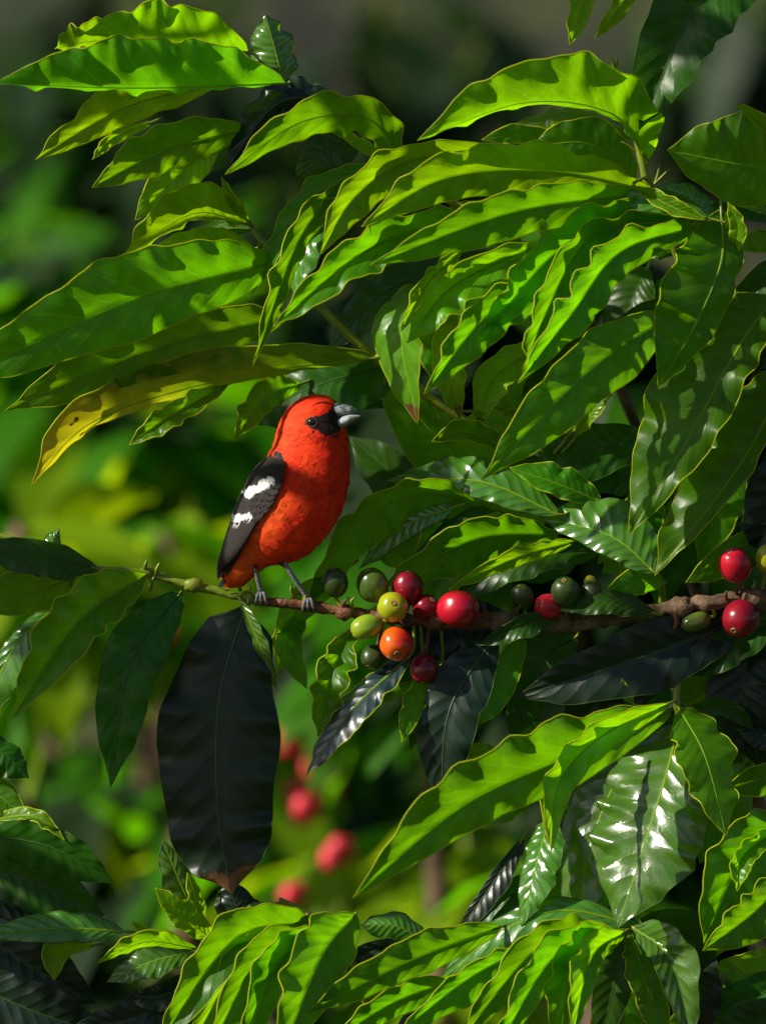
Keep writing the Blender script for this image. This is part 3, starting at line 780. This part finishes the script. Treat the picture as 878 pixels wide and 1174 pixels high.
def seg_dist(px, py, pts):
    best = 1e9
    for (ax_, ay_), (bx_, by_) in zip(pts[:-1], pts[1:]):
        dx, dy = bx_ - ax_, by_ - ay_; t_ = max(0, min(1, ((px - ax_) * dx + (py - ay_) * dy) / (dx * dx + dy * dy + 1e-9)))
        best = min(best, sqrt((px - ax_ - dx * t_) ** 2 + (py - ay_ - dy * t_) ** 2))
    return best
def in_poly(x, y, poly):
    c = False
    for (x1, y1), (x2, y2) in zip(poly, poly[1:] + poly[:1]):
        if (y1 > y) != (y2 > y) and x < (x2 - x1) * (y - y1) / (y2 - y1) + x1: c = not c
    return c
MASK = [(349, 485), (351, 480), (357, 478), (365, 477), (373, 474), (379, 469), (385, 461), (396, 460), (400, 476), (398, 487), (390, 490), (384, 496.5), (376, 497.5), (368, 495), (360, 491.5), (353, 490)]
def body_colour(px, py, dep):
    n1 = noise.noise(Vector((px * .05, py * .05, dep * .05))); n2 = noise.noise(Vector((px * .25, py * .12, dep * .2)))
    c = lerp3(RED, ORG, .5 + .8 * n1)
    c = lerp3(c, (.74, .085, .010), sstep(30, 0, sqrt((px - 327) ** 2 + (py - 500) ** 2)) * .55)    # warm ear patch
    c = lerp3(c, (.76, .10, .008), sstep(45, 0, sqrt((px - 275) ** 2 + (py - 655) ** 2)) * .8)     # orange vent
    c = lerp3(c, (.72, .10, .01), sstep(26, 4, seg_dist(px, py, [(318, 580), (290, 622), (285, 640)])) * .6)
    c = tuple(x * (1 + .35 * n2) for x in c)
    if dep > -6:
        jx, jy = px + 1.6 * noise.noise(Vector((px * .4, py * .4, 3))), py + 1.6 * noise.noise(Vector((px * .4, py * .4, 9)))
        if in_poly(jx, jy, MASK): c = (.010, .007, .008)
    return c
for i, s_ in enumerate(sts):
    lx, ly, rx_, ry_, k, dc = s_
    cx, cy = (lx + rx_) / 2, (ly + ry_) / 2; hx, hy = (rx_ - lx) / 2, (ry_ - ly) / 2; hw = sqrt(hx * hx + hy * hy)
    for j in range(NA):
        an = 2 * pi * j / NA
        e = 1 + .012 * noise.noise(Vector((i * .25, cos(an) * 5, sin(an) * 5))) + .010 * noise.noise(Vector((i * .9, cos(an) * 14, sin(an) * 14)))
        px, py, dd = cx - hx * cos(an) * e, cy - hy * cos(an) * e, dc + hw * k * sin(an) * e
        bv.append(P(px, py, dd)); buv.append((i / NB, j / NA)); bc.append(body_colour(px, py, dd - dc))
bf = [(i * NA + j, i * NA + (j + 1) % NA, (i + 1) * NA + (j + 1) % NA, (i + 1) * NA + j) for i in range(NB - 1) for j in range(NA)]
for end in (0, NB - 1):
    bv.append(sum((bv[end * NA + j] for j in range(NA)), Vector()) / NA + (Vector((0, 0, .0006)) if end else Vector((0, 0, -.0006)))); buv.append((0, 0))
    bc.append(bc[end * NA])
    ci = len(bv) - 1
    bf += [((end * NA + (j + 1) % NA), (end * NA + j), ci) if end == 0 else ((end * NA + j), (end * NA + (j + 1) % NA), ci) for j in range(NA)]
M_BODY = attr_mat('red_plumage', .75, .2, .6, sheen=.1, var=.2, stretch=(30, 14, 1))
body = mesh_obj('body', bv, bf, [M_BODY], bird, P(325, 600, 12), uvs=buv, cols=bc)
bvh = BVHTree.FromPolygons(bv, bf)
CAM = Vector((0, -CD, ZC))
def body_depth(px, py):
    """px depth of the body's near surface along the line of sight (None beside it)"""
    dr = (P(px, py, 0) - CAM).normalized()
    h = bvh.ray_cast(CAM, dr)
    return None if h[0] is None else -h[0].y / S
# fine loose barbs lying on the body
pv, pf, pc, puv = [], [], [], []
rp = random.Random(3)
for _ in range(3000):
    i = rp.randrange(3, NB - 2); j = rp.randrange(NA)
    p = bv[i * NA + j]; nx = bv[(i - 1) * NA + j]; sd = bv[i * NA + (j + 1) % NA]
    flow = (nx - p)
    if flow.length < 1e-7: continue
    flow.normalize(); side = (sd - p); side.normalize(); nr = flow.cross(side).normalized()
    ctr = sum((bv[i * NA + q] for q in (0, NA // 4, NA // 2, 3 * NA // 4)), Vector()) / 4
    if nr.dot(p - ctr) < 0: nr = -nr
    side = nr.cross(flow).normalized()
    cc = bc[i * NA + j]; dark = cc[0] < .1
    k = rp.uniform(.9, 1.1); cc = tuple(min(.9, x * k) for x in cc)
    if not dark: cc = (cc[0], cc[1] * rp.uniform(.85, 1.3), cc[2])
    head = i > 84
    fl = (flow + side * rp.uniform(-.2, .2)).normalized()
    ln0 = rp.uniform(.0032, .0055) * (.45 if head else 1); up = rp.uniform(.00015, .00042) * (.4 if head else 1)
    for m in range(9):
        q_ = (m - 4) / 4; w_ = rp.uniform(.00014, .00024); ln = ln0 * (1 - .3 * q_ * q_) * rp.uniform(.85, 1.1)
        dr = (fl + side * q_ * .33).normalized()
        st_ = p + side * q_ * .0008 * (.6 if head else 1) - nr * .0002
        b0 = len(pv)
        for q, (f_, lift) in enumerate(((0, 0), (.5, up * .9), (1, up * .8 + rp.uniform(0, .0002)))):
            ww = w_ * (1, 1, .15)[q]; tip = (.92, 1, 1.12)[q]
            for s2 in (-1, 1):
                pv.append(st_ + dr * ln * f_ + nr * lift + side * ww * s2); pc.append(tuple(min(.95, x * tip) for x in cc)); puv.append((rp.random(), 0))
        pf += [(b0, b0 + 1, b0 + 3, b0 + 2), (b0 + 2, b0 + 3, b0 + 5, b0 + 4)]
mesh_obj('plumage', pv, pf, [attr_mat('loose_barbs', .7, .2, 0, sheen=.1, var=.05)], bird, P(325, 600, 12), uvs=puv, cols=pc)

# wings: rows of overlapping feathers on a curved shell
WL = [(316, 517), (300, 529), (287, 544), (278, 563), (270, 583), (261, 606), (253, 633), (249, 648), (249, 668)]
WR = [(322, 519), (326, 534), (324, 550), (318, 566), (308, 583), (295, 600), (283, 620), (273, 640), (256, 668)]
wl = spline(WL, 60); wr = spline(WR, 60)
def wing_pt(s, t_, lift=0, far=False):
    i = max(0, min(58.999, s * 59)); k = int(i); f = i - k
    L_ = [wl[k][q] * (1 - f) + wl[k + 1][q] * f for q in (0, 1)]; R_ = [wr[k][q] * (1 - f) + wr[k + 1][q] * f for q in (0, 1)]
    x = L_[0] * (1 - t_) + R_[0] * t_; y = L_[1] * (1 - t_) + R_[1] * t_
    hw = 44 * sin(pi * min(1, .12 + s * .95)) ** .6
    d = 12 + hw * sin(radians(8 + 62 * t_)) + 3
    bd = body_depth(x, y)
    if bd is not None and not far: d = max(d, bd + 1.5)
    d += lift
    if far: d = 24 - d; x += 8; y += -2
    return P(x, y, d)
BLK = (.012, .008, .007); BRN = (.024, .016, .013); WHT = (.88, .86, .84)
def wing_colour(px, py, r_):
    j = noise.noise(Vector((px * .6, py * .6, 0))) * 2.5
    if seg_dist(px, py, [(284, 565), (298, 558), (311, 550)]) + j < 4.6: return WHT
    if seg_dist(px, py, [(267, 588), (270, 594), (286, 590)]) + j < 3.3: return WHT
    return lerp3(BLK, BRN, r_)
def make_wing(far):
    w = thing('wing', '', '', (0, 0, 0)); bpy.data.objects.remove(w)
    vv, ff, cc, uu = [], [], [], []
    # shell
    NSs, NT_ = 46, 14
    b0 = 0
    for i in range(NSs):
        for j in range(NT_):
            s = i / (NSs - 1); t_ = j / (NT_ - 1)
            vv.append(wing_pt(s * .97, t_, -.4, far)); uu.append((s, t_))
            i_ = s * .97 * 59; k = int(i_)
            x = wl[k][0] * (1 - t_) + wr[k][0] * t_; y = wl[k][1] * (1 - t_) + wr[k][1] * t_
            cc.append(wing_colour(x, y, .3))
    ff += [(i * NT_ + j, i * NT_ + j + 1, (i + 1) * NT_ + j + 1, (i + 1) * NT_ + j) for i in range(NSs - 1) for j in range(NT_ - 1)]
    rw = random.Random(8)
    # feather(s0, t0, ds, dt, width, lift)
    def feather(s0, t0, ds, dt, wd, lift, shade):
        n = 9; b = len(vv)
        for q in range(n):
            f = q / (n - 1); wdt = wd * (min(1, .55 + f * 1.8) * sqrt(max(0, 1 - f ** 5)) + .02)
            s = s0 + ds * f; t_ = t0 + dt * f
            for k, o_ in enumerate((-1, 0, 1)):
                tt = t_ + o_ * wdt
                pt = wing_pt(min(s, 1), tt, lift + (.9 if o_ == 0 else 0) + f * 1.2, far)
                i_ = max(0, min(58, int(s * 59)))
                x = wl[i_][0] * (1 - tt) + wr[i_][0] * tt; y = wl[i_][1] * (1 - tt) + wr[i_][1] * tt
                vv.append(pt); uu.append((f, .5 + .5 * o_)); cc.append(tuple(x_ * (1.25 if o_ == 1 and x_ < .5 else 1) for x_ in wing_colour(x, y, shade)))
        for q in range(n - 1):
            for k in range(2):
                ff.append((b + q * 3 + k, b + q * 3 + k + 1, b + (q + 1) * 3 + k + 1, b + (q + 1) * 3 + k))
    for k in range(8):       # primaries and secondaries, stacked
        feather(.50 + .015 * k, .12 + .105 * k, .50 - .035 * k, -.02, .10, .4 + .35 * k, .2 + .1 * (k % 3))
    for r_ in range(9):      # coverts
        s = .50 - .055 * r_
        for k in range(9):
            feather(s + rw.uniform(-.012, .012), .06 + .11 * k + rw.uniform(-.02, .02), .11, rw.uniform(-.03, .01), .075, 1.5 + .35 * r_, rw.uniform(0, 1))
    return mesh_obj('wing', vv, ff, [M_WING], bird, P(290, 580, 40), uvs=uu, cols=cc)
M_WING = attr_mat('black_feathers', .55, .35, .5, var=.3, stretch=(8, 60, 1), sheen=0)
make_wing(False)['label'] = 'black wing with two white bars'
make_wing(True)
# tail feathers
tv, tf_, tc, tu = [], [], [], []
for k in range(5):
    off = (k - 2) * 3.2; b = len(tv)
    for q in range(8):
        f = q / 7; wd = 3.6 * (1 - .25 * f ** 4)
        x = 277 - 25 * f; y = 636 + 37 * f
        for o_ in (-1, 1):
            tv.append(P(x + o_ * wd * .8 + 0, y + o_ * wd * .45, 4 + off * 1.4 + .6 * f)); tu.append((f, .5 + o_ * .5)); tc.append(BLK)
    tf_ += [(b + q * 2, b + q * 2 + 1, b + q * 2 + 3, b + q * 2 + 2) for q in range(7)]
mesh_obj('tail', tv, tf_, [M_WING], bird, P(262, 655, 6), uvs=tu, cols=tc)

# eye
def ball(name, px, py, d, r, mat, parent, sy=1, n=20):
    v, f = [], []
    c = P(px, py, d)
    for i in range(n + 1):
        th = pi * i / n
        for k in range(n):
            ph = 2 * pi * k / n
            v.append(c + Vector((sin(th) * cos(ph), -cos(th) * sy, sin(th) * sin(ph))) * r * S)
    f = [(i * n + k, i * n + (k + 1) % n, (i + 1) * n + (k + 1) % n, (i + 1) * n + k) for i in range(n) for k in range(n)]
    return mesh_obj(name, v, f, [mat], parent, c)
M_EYE = simple('eye_brown', (.018, .008, .006), .06, .6, coat=.6)
M_RING = simple('eye_ring_skin', (.075, .055, .05), .6, .3, bump=.4, bscale=2500)
ed = body_depth(357.5, 484)
eye = ball('eye', 357.5, 484, ed - 1.5, 5.3, M_EYE, bird, .75)
ball('pupil', 357.5, 484, ed + 1.3, 2.9, simple('pupil_black', (.002, .002, .002), .05, .6, coat=.5), eye, .45)
v, f = [], []
for i in range(28):
    a_ = 2 * pi * i / 28
    for k in range(8):
        b_ = 2 * pi * k / 8
        rr = 5.9 + .65 * cos(b_)
        x, y = 357.5 + rr * cos(a_), 484 + rr * .95 * sin(a_)
        v.append(P(x, y, (body_depth(x, y) or ed) + .3 + .8 * sin(b_)))
f = [(i * 8 + k, ((i + 1) % 28) * 8 + k, ((i + 1) % 28) * 8 + (k + 1) % 8, i * 8 + (k + 1) % 8) for i in range(28) for k in range(8)]
mesh_obj('eye_ring', v, f, [M_RING], eye, P(357.5, 484, ed))
# far eye
ball('eye', 366, 484, 13 - (ed - 13) - 1, 5.3, M_EYE, bird, .75)

# bill: two mandibles, conical, gape line slightly open
M_BUP = simple('upper_bill', (.07, .08, .09), .35, .5, nscale=300, c2=(.26, .29, .30), lo=.4, hi=.7)
M_BLO = simple('lower_bill', (.36, .40, .39), .4, .5, nscale=500, c2=(.20, .23, .23), lo=.4, hi=.7)
def mandible(name, top, bot, hw, mat, dc=(17, 26)):
    n = 22; v, f = [], []
    tp = spline(top, n); bt = spline(bot, n); ww = spline([(x,) for x in hw], n)
    for i in range(n):
        for k in range(16):
            a_ = 2 * pi * k / 16
            cx, cy = (tp[i][0] + bt[i][0]) / 2, (tp[i][1] + bt[i][1]) / 2
            hx, hy = (tp[i][0] - bt[i][0]) / 2, (tp[i][1] - bt[i][1]) / 2
            v.append(P(cx + hx * sin(a_), cy + hy * sin(a_), dc[0] + (dc[1] - dc[0]) * min(1, i / 12) + ww[i][0] * cos(a_)))
    for i in range(n - 1):
        for k in range(16):
            f.append((i * 16 + k, i * 16 + (k + 1) % 16, (i + 1) * 16 + (k + 1) % 16, (i + 1) * 16 + k))
    f.append(tuple(range(16))); f.append(tuple((n - 1) * 16 + k for k in range(16)))
    return mesh_obj(name, v, f, [mat], bird, P(385, 475, 14))
mandible('upper_mandible', [(376, 462), (388, 462), (400, 464.5), (408, 468.5), (414.5, 475.5)], [(370, 483.5), (385, 479.3), (397, 475.6), (407, 474.6), (413.5, 477)], [11, 9.2, 6.4, 3.2, .4], M_BUP)
mandible('lower_mandible', [(370, 484), (384, 480), (396, 476.3), (405, 475.0), (413, 476.2)], [(377, 495.5), (387, 492.5), (397, 487.5), (405.5, 481.8), (413.5, 477.6)], [10.5, 9.3, 6.8, 3.6, .5], M_BLO, (17, 27))
ball('nostril', 386, 468, 14 + 8.4, 1.3, M_EYE, bird, .4, 8)

# legs
M_LEG = simple('leg_scales', (.10, .10, .105), .5, .4, None, 0, 900, (.24, .24, .25), .8, 1500)
def leg(hip, knee, ank, dk):
    pts = [P(*hip), P(*knee), P(*ank)]
    sp_ = [Vector(x) for x in spline([tuple(p) for p in pts], 16)]
    r = [S * (4.0 - 1.4 * min(1, i / 6)) * (1 + .12 * (i % 2)) for i in range(16)]
    r[14] *= 1.25; r[15] *= 1.3
    v, f = tube_geo(sp_, r, 9)
    o = mesh_obj('leg', v, f, [M_LEG], bird, pts[0])
    ax_, ay_, ad = ank
    # three front toes over the stem, one behind
    for (dx, dz) in ((-5, 1), (0, 1), (6, 1), (2, -1)):
        if dz > 0: tp = [(ax_, ay_, ad), (ax_ + dx * .6, ay_ + 2, 14), (ax_ + dx, ay_ + 9, 13), (ax_ + dx * 1.1, ay_ + 14, 8)]
        else: tp = [(ax_, ay_, ad), (ax_ + dx, ay_ + 1, 0), (ax_ + dx, ay_ + 9, -3)]
        s2 = [P(*x) for x in spline(tp, 12)]
        v, f = tube_geo(s2, [S * (2.1 + .25 * (i % 2)) * (1 - .3 * i / 12) for i in range(12)], 8)
        toe = mesh_obj('toe', v, f, [M_LEG], o, s2[0])
        e0 = Vector(tp[-1]); e1 = e0 + (Vector(tp[-1]) - Vector(tp[-2])).normalized() * 4 + Vector((0, 1, -1))
        v, f = tube_geo([P(*e0), P(*((e0 + e1) / 2 + Vector((0, 0, .5)))), P(*e1)], [S * 1.2, S * .8, S * .15], 6)
        # claws share the toe's mesh space
        mesh_obj('claw', v, f, [M_EYE], bird, P(*e0)).parent = o
        bpy.data.objects[-1] if False else None
    return o
def thigh(pts, rad):
    pr_ = spline([(*p, q) for p, q in zip(pts, rad)], 14)
    v, f = tube_geo([P(*q[:3]) for q in pr_], [q[3] * S for q in pr_], 14, bumpy=.15)
    cc = [tuple(x * .8 for x in body_colour(300, 640, 0))] * (14 * 9) + [(.10, .015, .008)] * (14 * 5)
    mesh_obj('thigh', v, f, [M_BODY], bird, P(*pts[0]), uvs=[(i * .01, (i % 14) / 14) for i in range(len(v))], cols=cc)
def fix_claws():
    for o in bpy.data.objects:
        if o.name.startswith('claw') and o.parent and o.parent.name.startswith('leg'):
            o.location = Vector(o['_w']) - Vector(o.parent['_w'])
leg((290, 636, 16), (293, 653, 20), (299, 679, 10), 0)
leg((314, 622, 18), (329, 650, 24), (353, 686, 10), 0)
thigh([(292, 628, 14), (292, 642, 18), (293, 654, 20)], [13, 8, 2.5]); thigh([(310, 618, 16), (320, 638, 20), (329, 650, 24)], [14, 8, 2.5])
fix_claws()

# ================================================================== BACKGROUND
# ground: level by the bush, rising as a hillside behind it
gv, gf = [], []
NX, NY = 90, 120
def gz(x, y):
    s = max(0, y - 1.8)
    return s * .62 + .12 * noise.noise(Vector((x * .5, y * .5, 0))) + .05 * noise.noise(Vector((x * 2, y * 2, 4))) * (1 if y > 1 else .4)
for j in range(NY + 1):
    for i in range(NX + 1):
        a_ = (i / NX * 2 - 1); x = 45 * a_ ** 3 + 6 * a_
        b_ = j / NY; y = -25 + 27 * b_ * 1.0 if b_ < .3 else -16.9 + (b_ - .3) / .7 * 22 if b_ < .9 else 1.957 + ((b_ - .9) / .1) ** 1.5 * 50
        gv.append((x, y, gz(x, y) if y < 45 else gz(x, 45)))
gv = []
ys = [-30, -20, -12, -8] + [-6 + .4 * k for k in range(15)] + [.2 * k for k in range(1, 55)] + [12, 14, 17, 21, 26, 32, 40, 50]
xs = [-45, -30, -20, -14, -10, -8] + [-6 + .25 * k for k in range(49)] + [8, 10, 14, 20, 30, 45]
for y in ys:
    for x in xs: gv.append((x, y, gz(x, y)))
nx = len(xs)
gf = [(j * nx + i, j * nx + i + 1, (j + 1) * nx + i + 1, (j + 1) * nx + i) for j in range(len(ys) - 1) for i in range(nx - 1)]
mg, nt = new_mat('hillside_litter'); g = NT(nt)
out = g.n('ShaderNodeOutputMaterial'); pr = g.n('ShaderNodeBsdfPrincipled'); pr.inputs['Roughness'].default_value = .9
co = g.n('ShaderNodeTexCoord').outputs['Object']
c = g.mix(g.ramp(g.noise(co, 1.6, 4), .38, .62), (.009, .009, .003), (.028, .042, .005))  # dark litter colour stands in for tree shade over the slope
c = g.mix(g.ramp(g.noise(co, 3.2, 3), .5, .64), c, (.050, .064, .008))
g.l(c, pr.inputs['Base Color'])
bp = g.n('ShaderNodeBump'); bp.inputs['Distance'].default_value = .08; g.l(g.noise(co, 9, 6), bp.inputs['Height']); g.l(bp.outputs[0], pr.inputs['Normal'])
g.l(pr.outputs[0], out.inputs[0])
o = mesh_obj('ground', gv, gf, [mg]); o['kind'] = 'structure'

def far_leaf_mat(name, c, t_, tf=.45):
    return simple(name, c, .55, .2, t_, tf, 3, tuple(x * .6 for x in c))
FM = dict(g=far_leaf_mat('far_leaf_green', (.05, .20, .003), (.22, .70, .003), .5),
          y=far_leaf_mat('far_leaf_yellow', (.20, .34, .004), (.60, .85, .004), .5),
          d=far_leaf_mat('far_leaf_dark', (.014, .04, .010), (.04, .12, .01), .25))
def at(px, py, y):
    k = (CD + y) / CD
    return Vector(((px - 439) * S * k, y, ZC + (587 - py) * S * k))
def shrub(label, px, py, y, rx, rz, ry, n, mix, berries=(), seed=0, size=1, lean=None):
    """coffee shrub further back: trunk, crown made of many separate leaves, berries"""
    r = random.Random(seed + 100); c = at(px, py, y); k = (CD + y) / CD
    base = Vector((c.x, y, gz(c.x, y)))
    t = thing('coffee_shrub', label, 'shrub', base, 'blurred coffee shrubs behind the bird')
    tube('trunk', [tuple(base - Vector((0, 0, .05))), tuple((base + c) / 2 + Vector((.03, 0, 0))), tuple(c)], [.02, .014, .006], M_BARK, t, 8, 12, .2)
    RX, RZ, RY = rx * S * k, rz * S * k, ry
    twv, twf = [], []
    mats = []; vv, ff, fm = [], [], []; keys = list(mix)
    tot = sum(mix.values())
    nt_ = max(4, n // 10); twigs = []
    for _ in range(nt_):
        while True:
            q = Vector((r.uniform(-1, 1), r.uniform(-1, 1), r.uniform(-1, 1)))
            if q.length < 1: break
        e = c + Vector((q.x * RX, q.y * RY, q.z * RZ)); s0 = c + (e - c) * .15 + Vector((0, 0, -.1))
        twigs.append((s0, e)); tube_geo([s0, (s0 + e) / 2 + Vector((0, 0, .02)), e], [.004, .003, .0015], 5, twv, twf)
    mesh_obj('twigs', twv, twf, [M_SHOOT], t, c)
    for q in range(n):
        s0, e = twigs[q % nt_]; f = r.uniform(.35, 1.05); p = s0 + (e - s0) * f
        d = Vector((r.uniform(-1, 1), r.uniform(-1, .6), r.uniform(-.9, .25))).normalized()
        ln = r.uniform(.10, .16) * size; w = ln * r.uniform(.18, .24)
        sd = d.cross(Vector((r.uniform(-.4, .4), r.uniform(-.4, .4), 1))).normalized(); nr = sd.cross(d)
        x = r.uniform(0, tot); mi = 0
        for kk, key in enumerate(keys):
            x -= mix[key]
            if x <= 0: mi = kk; break
        b = len(vv); N = 7
        for i in range(N):
            u = i / (N - 1); ww = w * max(.02, prof(u)); cp = p + d * ln * u - Vector((0, 0, 1)) * ln * .35 * u * u
            for s2, h in ((-1, .25), (0, 0), (1, .25)): vv.append(cp + sd * ww * s2 + nr * ww * h + nr * .12 * w * sin(u * 14 + s2))
        for i in range(N - 1):
            for s2 in range(2):
                ff.append((b + i * 3 + s2, b + i * 3 + s2 + 1, b + (i + 1) * 3 + s2 + 1, b + (i + 1) * 3 + s2)); fm.append(mi)
    mesh_obj('crown', vv, ff, [FM[key] for key in keys], t, c, fmat=fm)
    for (bx, by, by_) in berries:
        bc_ = at(bx, by, y + by_); rr = .0092
        v, f = [], []
        for i in range(9):
            th = pi * i / 8
            for kk in range(12):
                ph = 2 * pi * kk / 12
                v.append(bc_ + Vector((sin(th) * cos(ph), sin(th) * sin(ph), cos(th) * 1.15)) * rr)
        f = [(i * 12 + kk, i * 12 + (kk + 1) % 12, (i + 1) * 12 + (kk + 1) % 12, (i + 1) * 12 + kk) for i in range(8) for kk in range(12)]
        mesh_obj('berry', v, f, [M_FARB], t, bc_)
    return t
rs = random.Random(4)
M_FARB = simple('far_berry', (.62, .02, .045), .5, .5)
def cluster(cx, cy, r, n): return [(cx + rs.uniform(-r, r), cy + rs.uniform(-r, r), rs.uniform(-.58, -.32)) for _ in range(n)]
shrub('blurred bright green coffee shrub behind the bird, below the hanging yellow leaf', 150, 520, 1.9, 230, 130, .25, 330, {'g': 7, 'y': 2, 'd': 3}, seed=1, size=1.0)
shrub('blurred yellow green coffee shrub at the left edge above the long green shoot', 20, 600, 1.3, 90, 60, .15, 40, {'y': 4, 'g': 2}, seed=2)
shrub('blurred green coffee foliage at the left edge under the top left leaves', 40, 290, 2.0, 130, 80, .2, 70, {'g': 5, 'd': 2}, seed=3)
shrub('blurred coffee shrub with clusters of red berries low behind the middle', 380, 920, 1.75, 170, 170, .2, 150, {'g': 5, 'y': 2, 'd': 2},
      cluster(338, 852, 18, 4) + cluster(368, 892, 15, 3) + cluster(340, 925, 22, 5) + cluster(385, 975, 15, 4) + cluster(340, 1025, 8, 2) + cluster(440, 828, 12, 2) + cluster(455, 800, 8, 1), seed=4)
shrub('blurred yellow green coffee shrub low behind the big shoot at lower right', 560, 1010, 1.4, 130, 80, .2, 100, {'y': 5, 'g': 2}, seed=5)
shrub('blurred green coffee shrub directly behind the breast of the bird', 480, 560, 1.2, 120, 170, .2, 110, {'g': 5, 'd': 4}, seed=6)
shrub('blurred dull green coffee shrub behind the large shade-darkened hanging leaf', 170, 930, 1.9, 160, 110, .2, 120, {'g': 3, 'd': 6, 'y': 1}, cluster(135, 708, 8, 1) + cluster(190, 730, 8, 2), seed=7)
shrub('dark blurred coffee shrub at the lower left corner', 60, 1100, 1.2, 200, 110, .2, 150, {'d': 8, 'g': 1}, seed=8)  # crown mostly of the dark leaf colour
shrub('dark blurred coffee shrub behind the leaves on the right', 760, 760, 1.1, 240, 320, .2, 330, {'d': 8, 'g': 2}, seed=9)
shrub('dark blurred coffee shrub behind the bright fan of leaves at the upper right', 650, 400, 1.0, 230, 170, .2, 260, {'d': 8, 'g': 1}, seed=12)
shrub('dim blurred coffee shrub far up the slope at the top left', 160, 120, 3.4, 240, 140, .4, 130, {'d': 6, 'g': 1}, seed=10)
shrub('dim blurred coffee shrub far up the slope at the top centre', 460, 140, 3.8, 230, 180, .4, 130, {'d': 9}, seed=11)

shrub('blurred coffee shrub showing only a few sunlit leaves above the long green shoot', 190, 600, 1.5, 130, 70, .15, 34, {'y': 3, 'g': 3}, seed=13)
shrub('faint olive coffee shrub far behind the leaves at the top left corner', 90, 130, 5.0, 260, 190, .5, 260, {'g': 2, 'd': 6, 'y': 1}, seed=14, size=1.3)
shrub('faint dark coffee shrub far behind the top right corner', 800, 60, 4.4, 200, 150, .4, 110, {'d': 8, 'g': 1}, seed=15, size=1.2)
shrub('faint coffee shrub far behind the gap between the upper left leaf groups', 330, 300, 2.6, 160, 120, .3, 110, {'d': 6, 'g': 2}, seed=16)
# ================================================================== LIGHT
Ld = Vector((-.78, -.33, .53)).normalized()          # towards the sun: left, up, a little behind the camera
elev = math.asin(Ld.z)
w = bpy.data.worlds.new('World'); scene.world = w; w.use_nodes = True
nt = w.node_tree; bg = nt.nodes['Background']; sky = nt.nodes.new('ShaderNodeTexSky'); sky.sky_type = 'NISHITA'
sky.sun_disc = False; sky.sun_elevation = elev; sky.sun_rotation = math.atan2(Ld.x, Ld.y)
nt.links.new(sky.outputs[0], bg.inputs[0]); bg.inputs[1].default_value = .05
sl = bpy.data.lights.new('sun', 'SUN'); sl.energy = 5; sl.angle = radians(.5); sl.color = (1, .93, .80)
so = bpy.data.objects.new('sun', sl); col.objects.link(so)
so.rotation_euler = (-Ld).to_track_quat('-Z', 'Y').to_euler(); so.location = (-3, -2, 4)

cam = bpy.data.cameras.new('camera'); co_ = bpy.data.objects.new('camera', cam); col.objects.link(co_)
co_.location = CAM; co_.rotation_euler = (radians(90), 0, 0)
cam.sensor_fit = 'VERTICAL'; cam.sensor_height = 36; cam.lens = 36 * CD / (1174 * S)
cam.clip_start = .1; cam.clip_end = 500
cam.dof.use_dof = True; cam.dof.focus_distance = CD - .012; cam.dof.aperture_fstop = 4.4
scene.camera = co_
scene.render.engine = 'CYCLES'
scene.render.resolution_x = 765; scene.render.resolution_y = 1024
scene.view_settings.view_transform = 'Standard'; scene.view_settings.look = 'None'
scene.view_settings.exposure = 0.55; scene.view_settings.gamma = 1
scene.cycles.max_bounces = 8; scene.cycles.transmission_bounces = 4; scene.cycles.diffuse_bounces = 3
for o in bpy.data.objects:
    if '_w' in o: del o['_w']
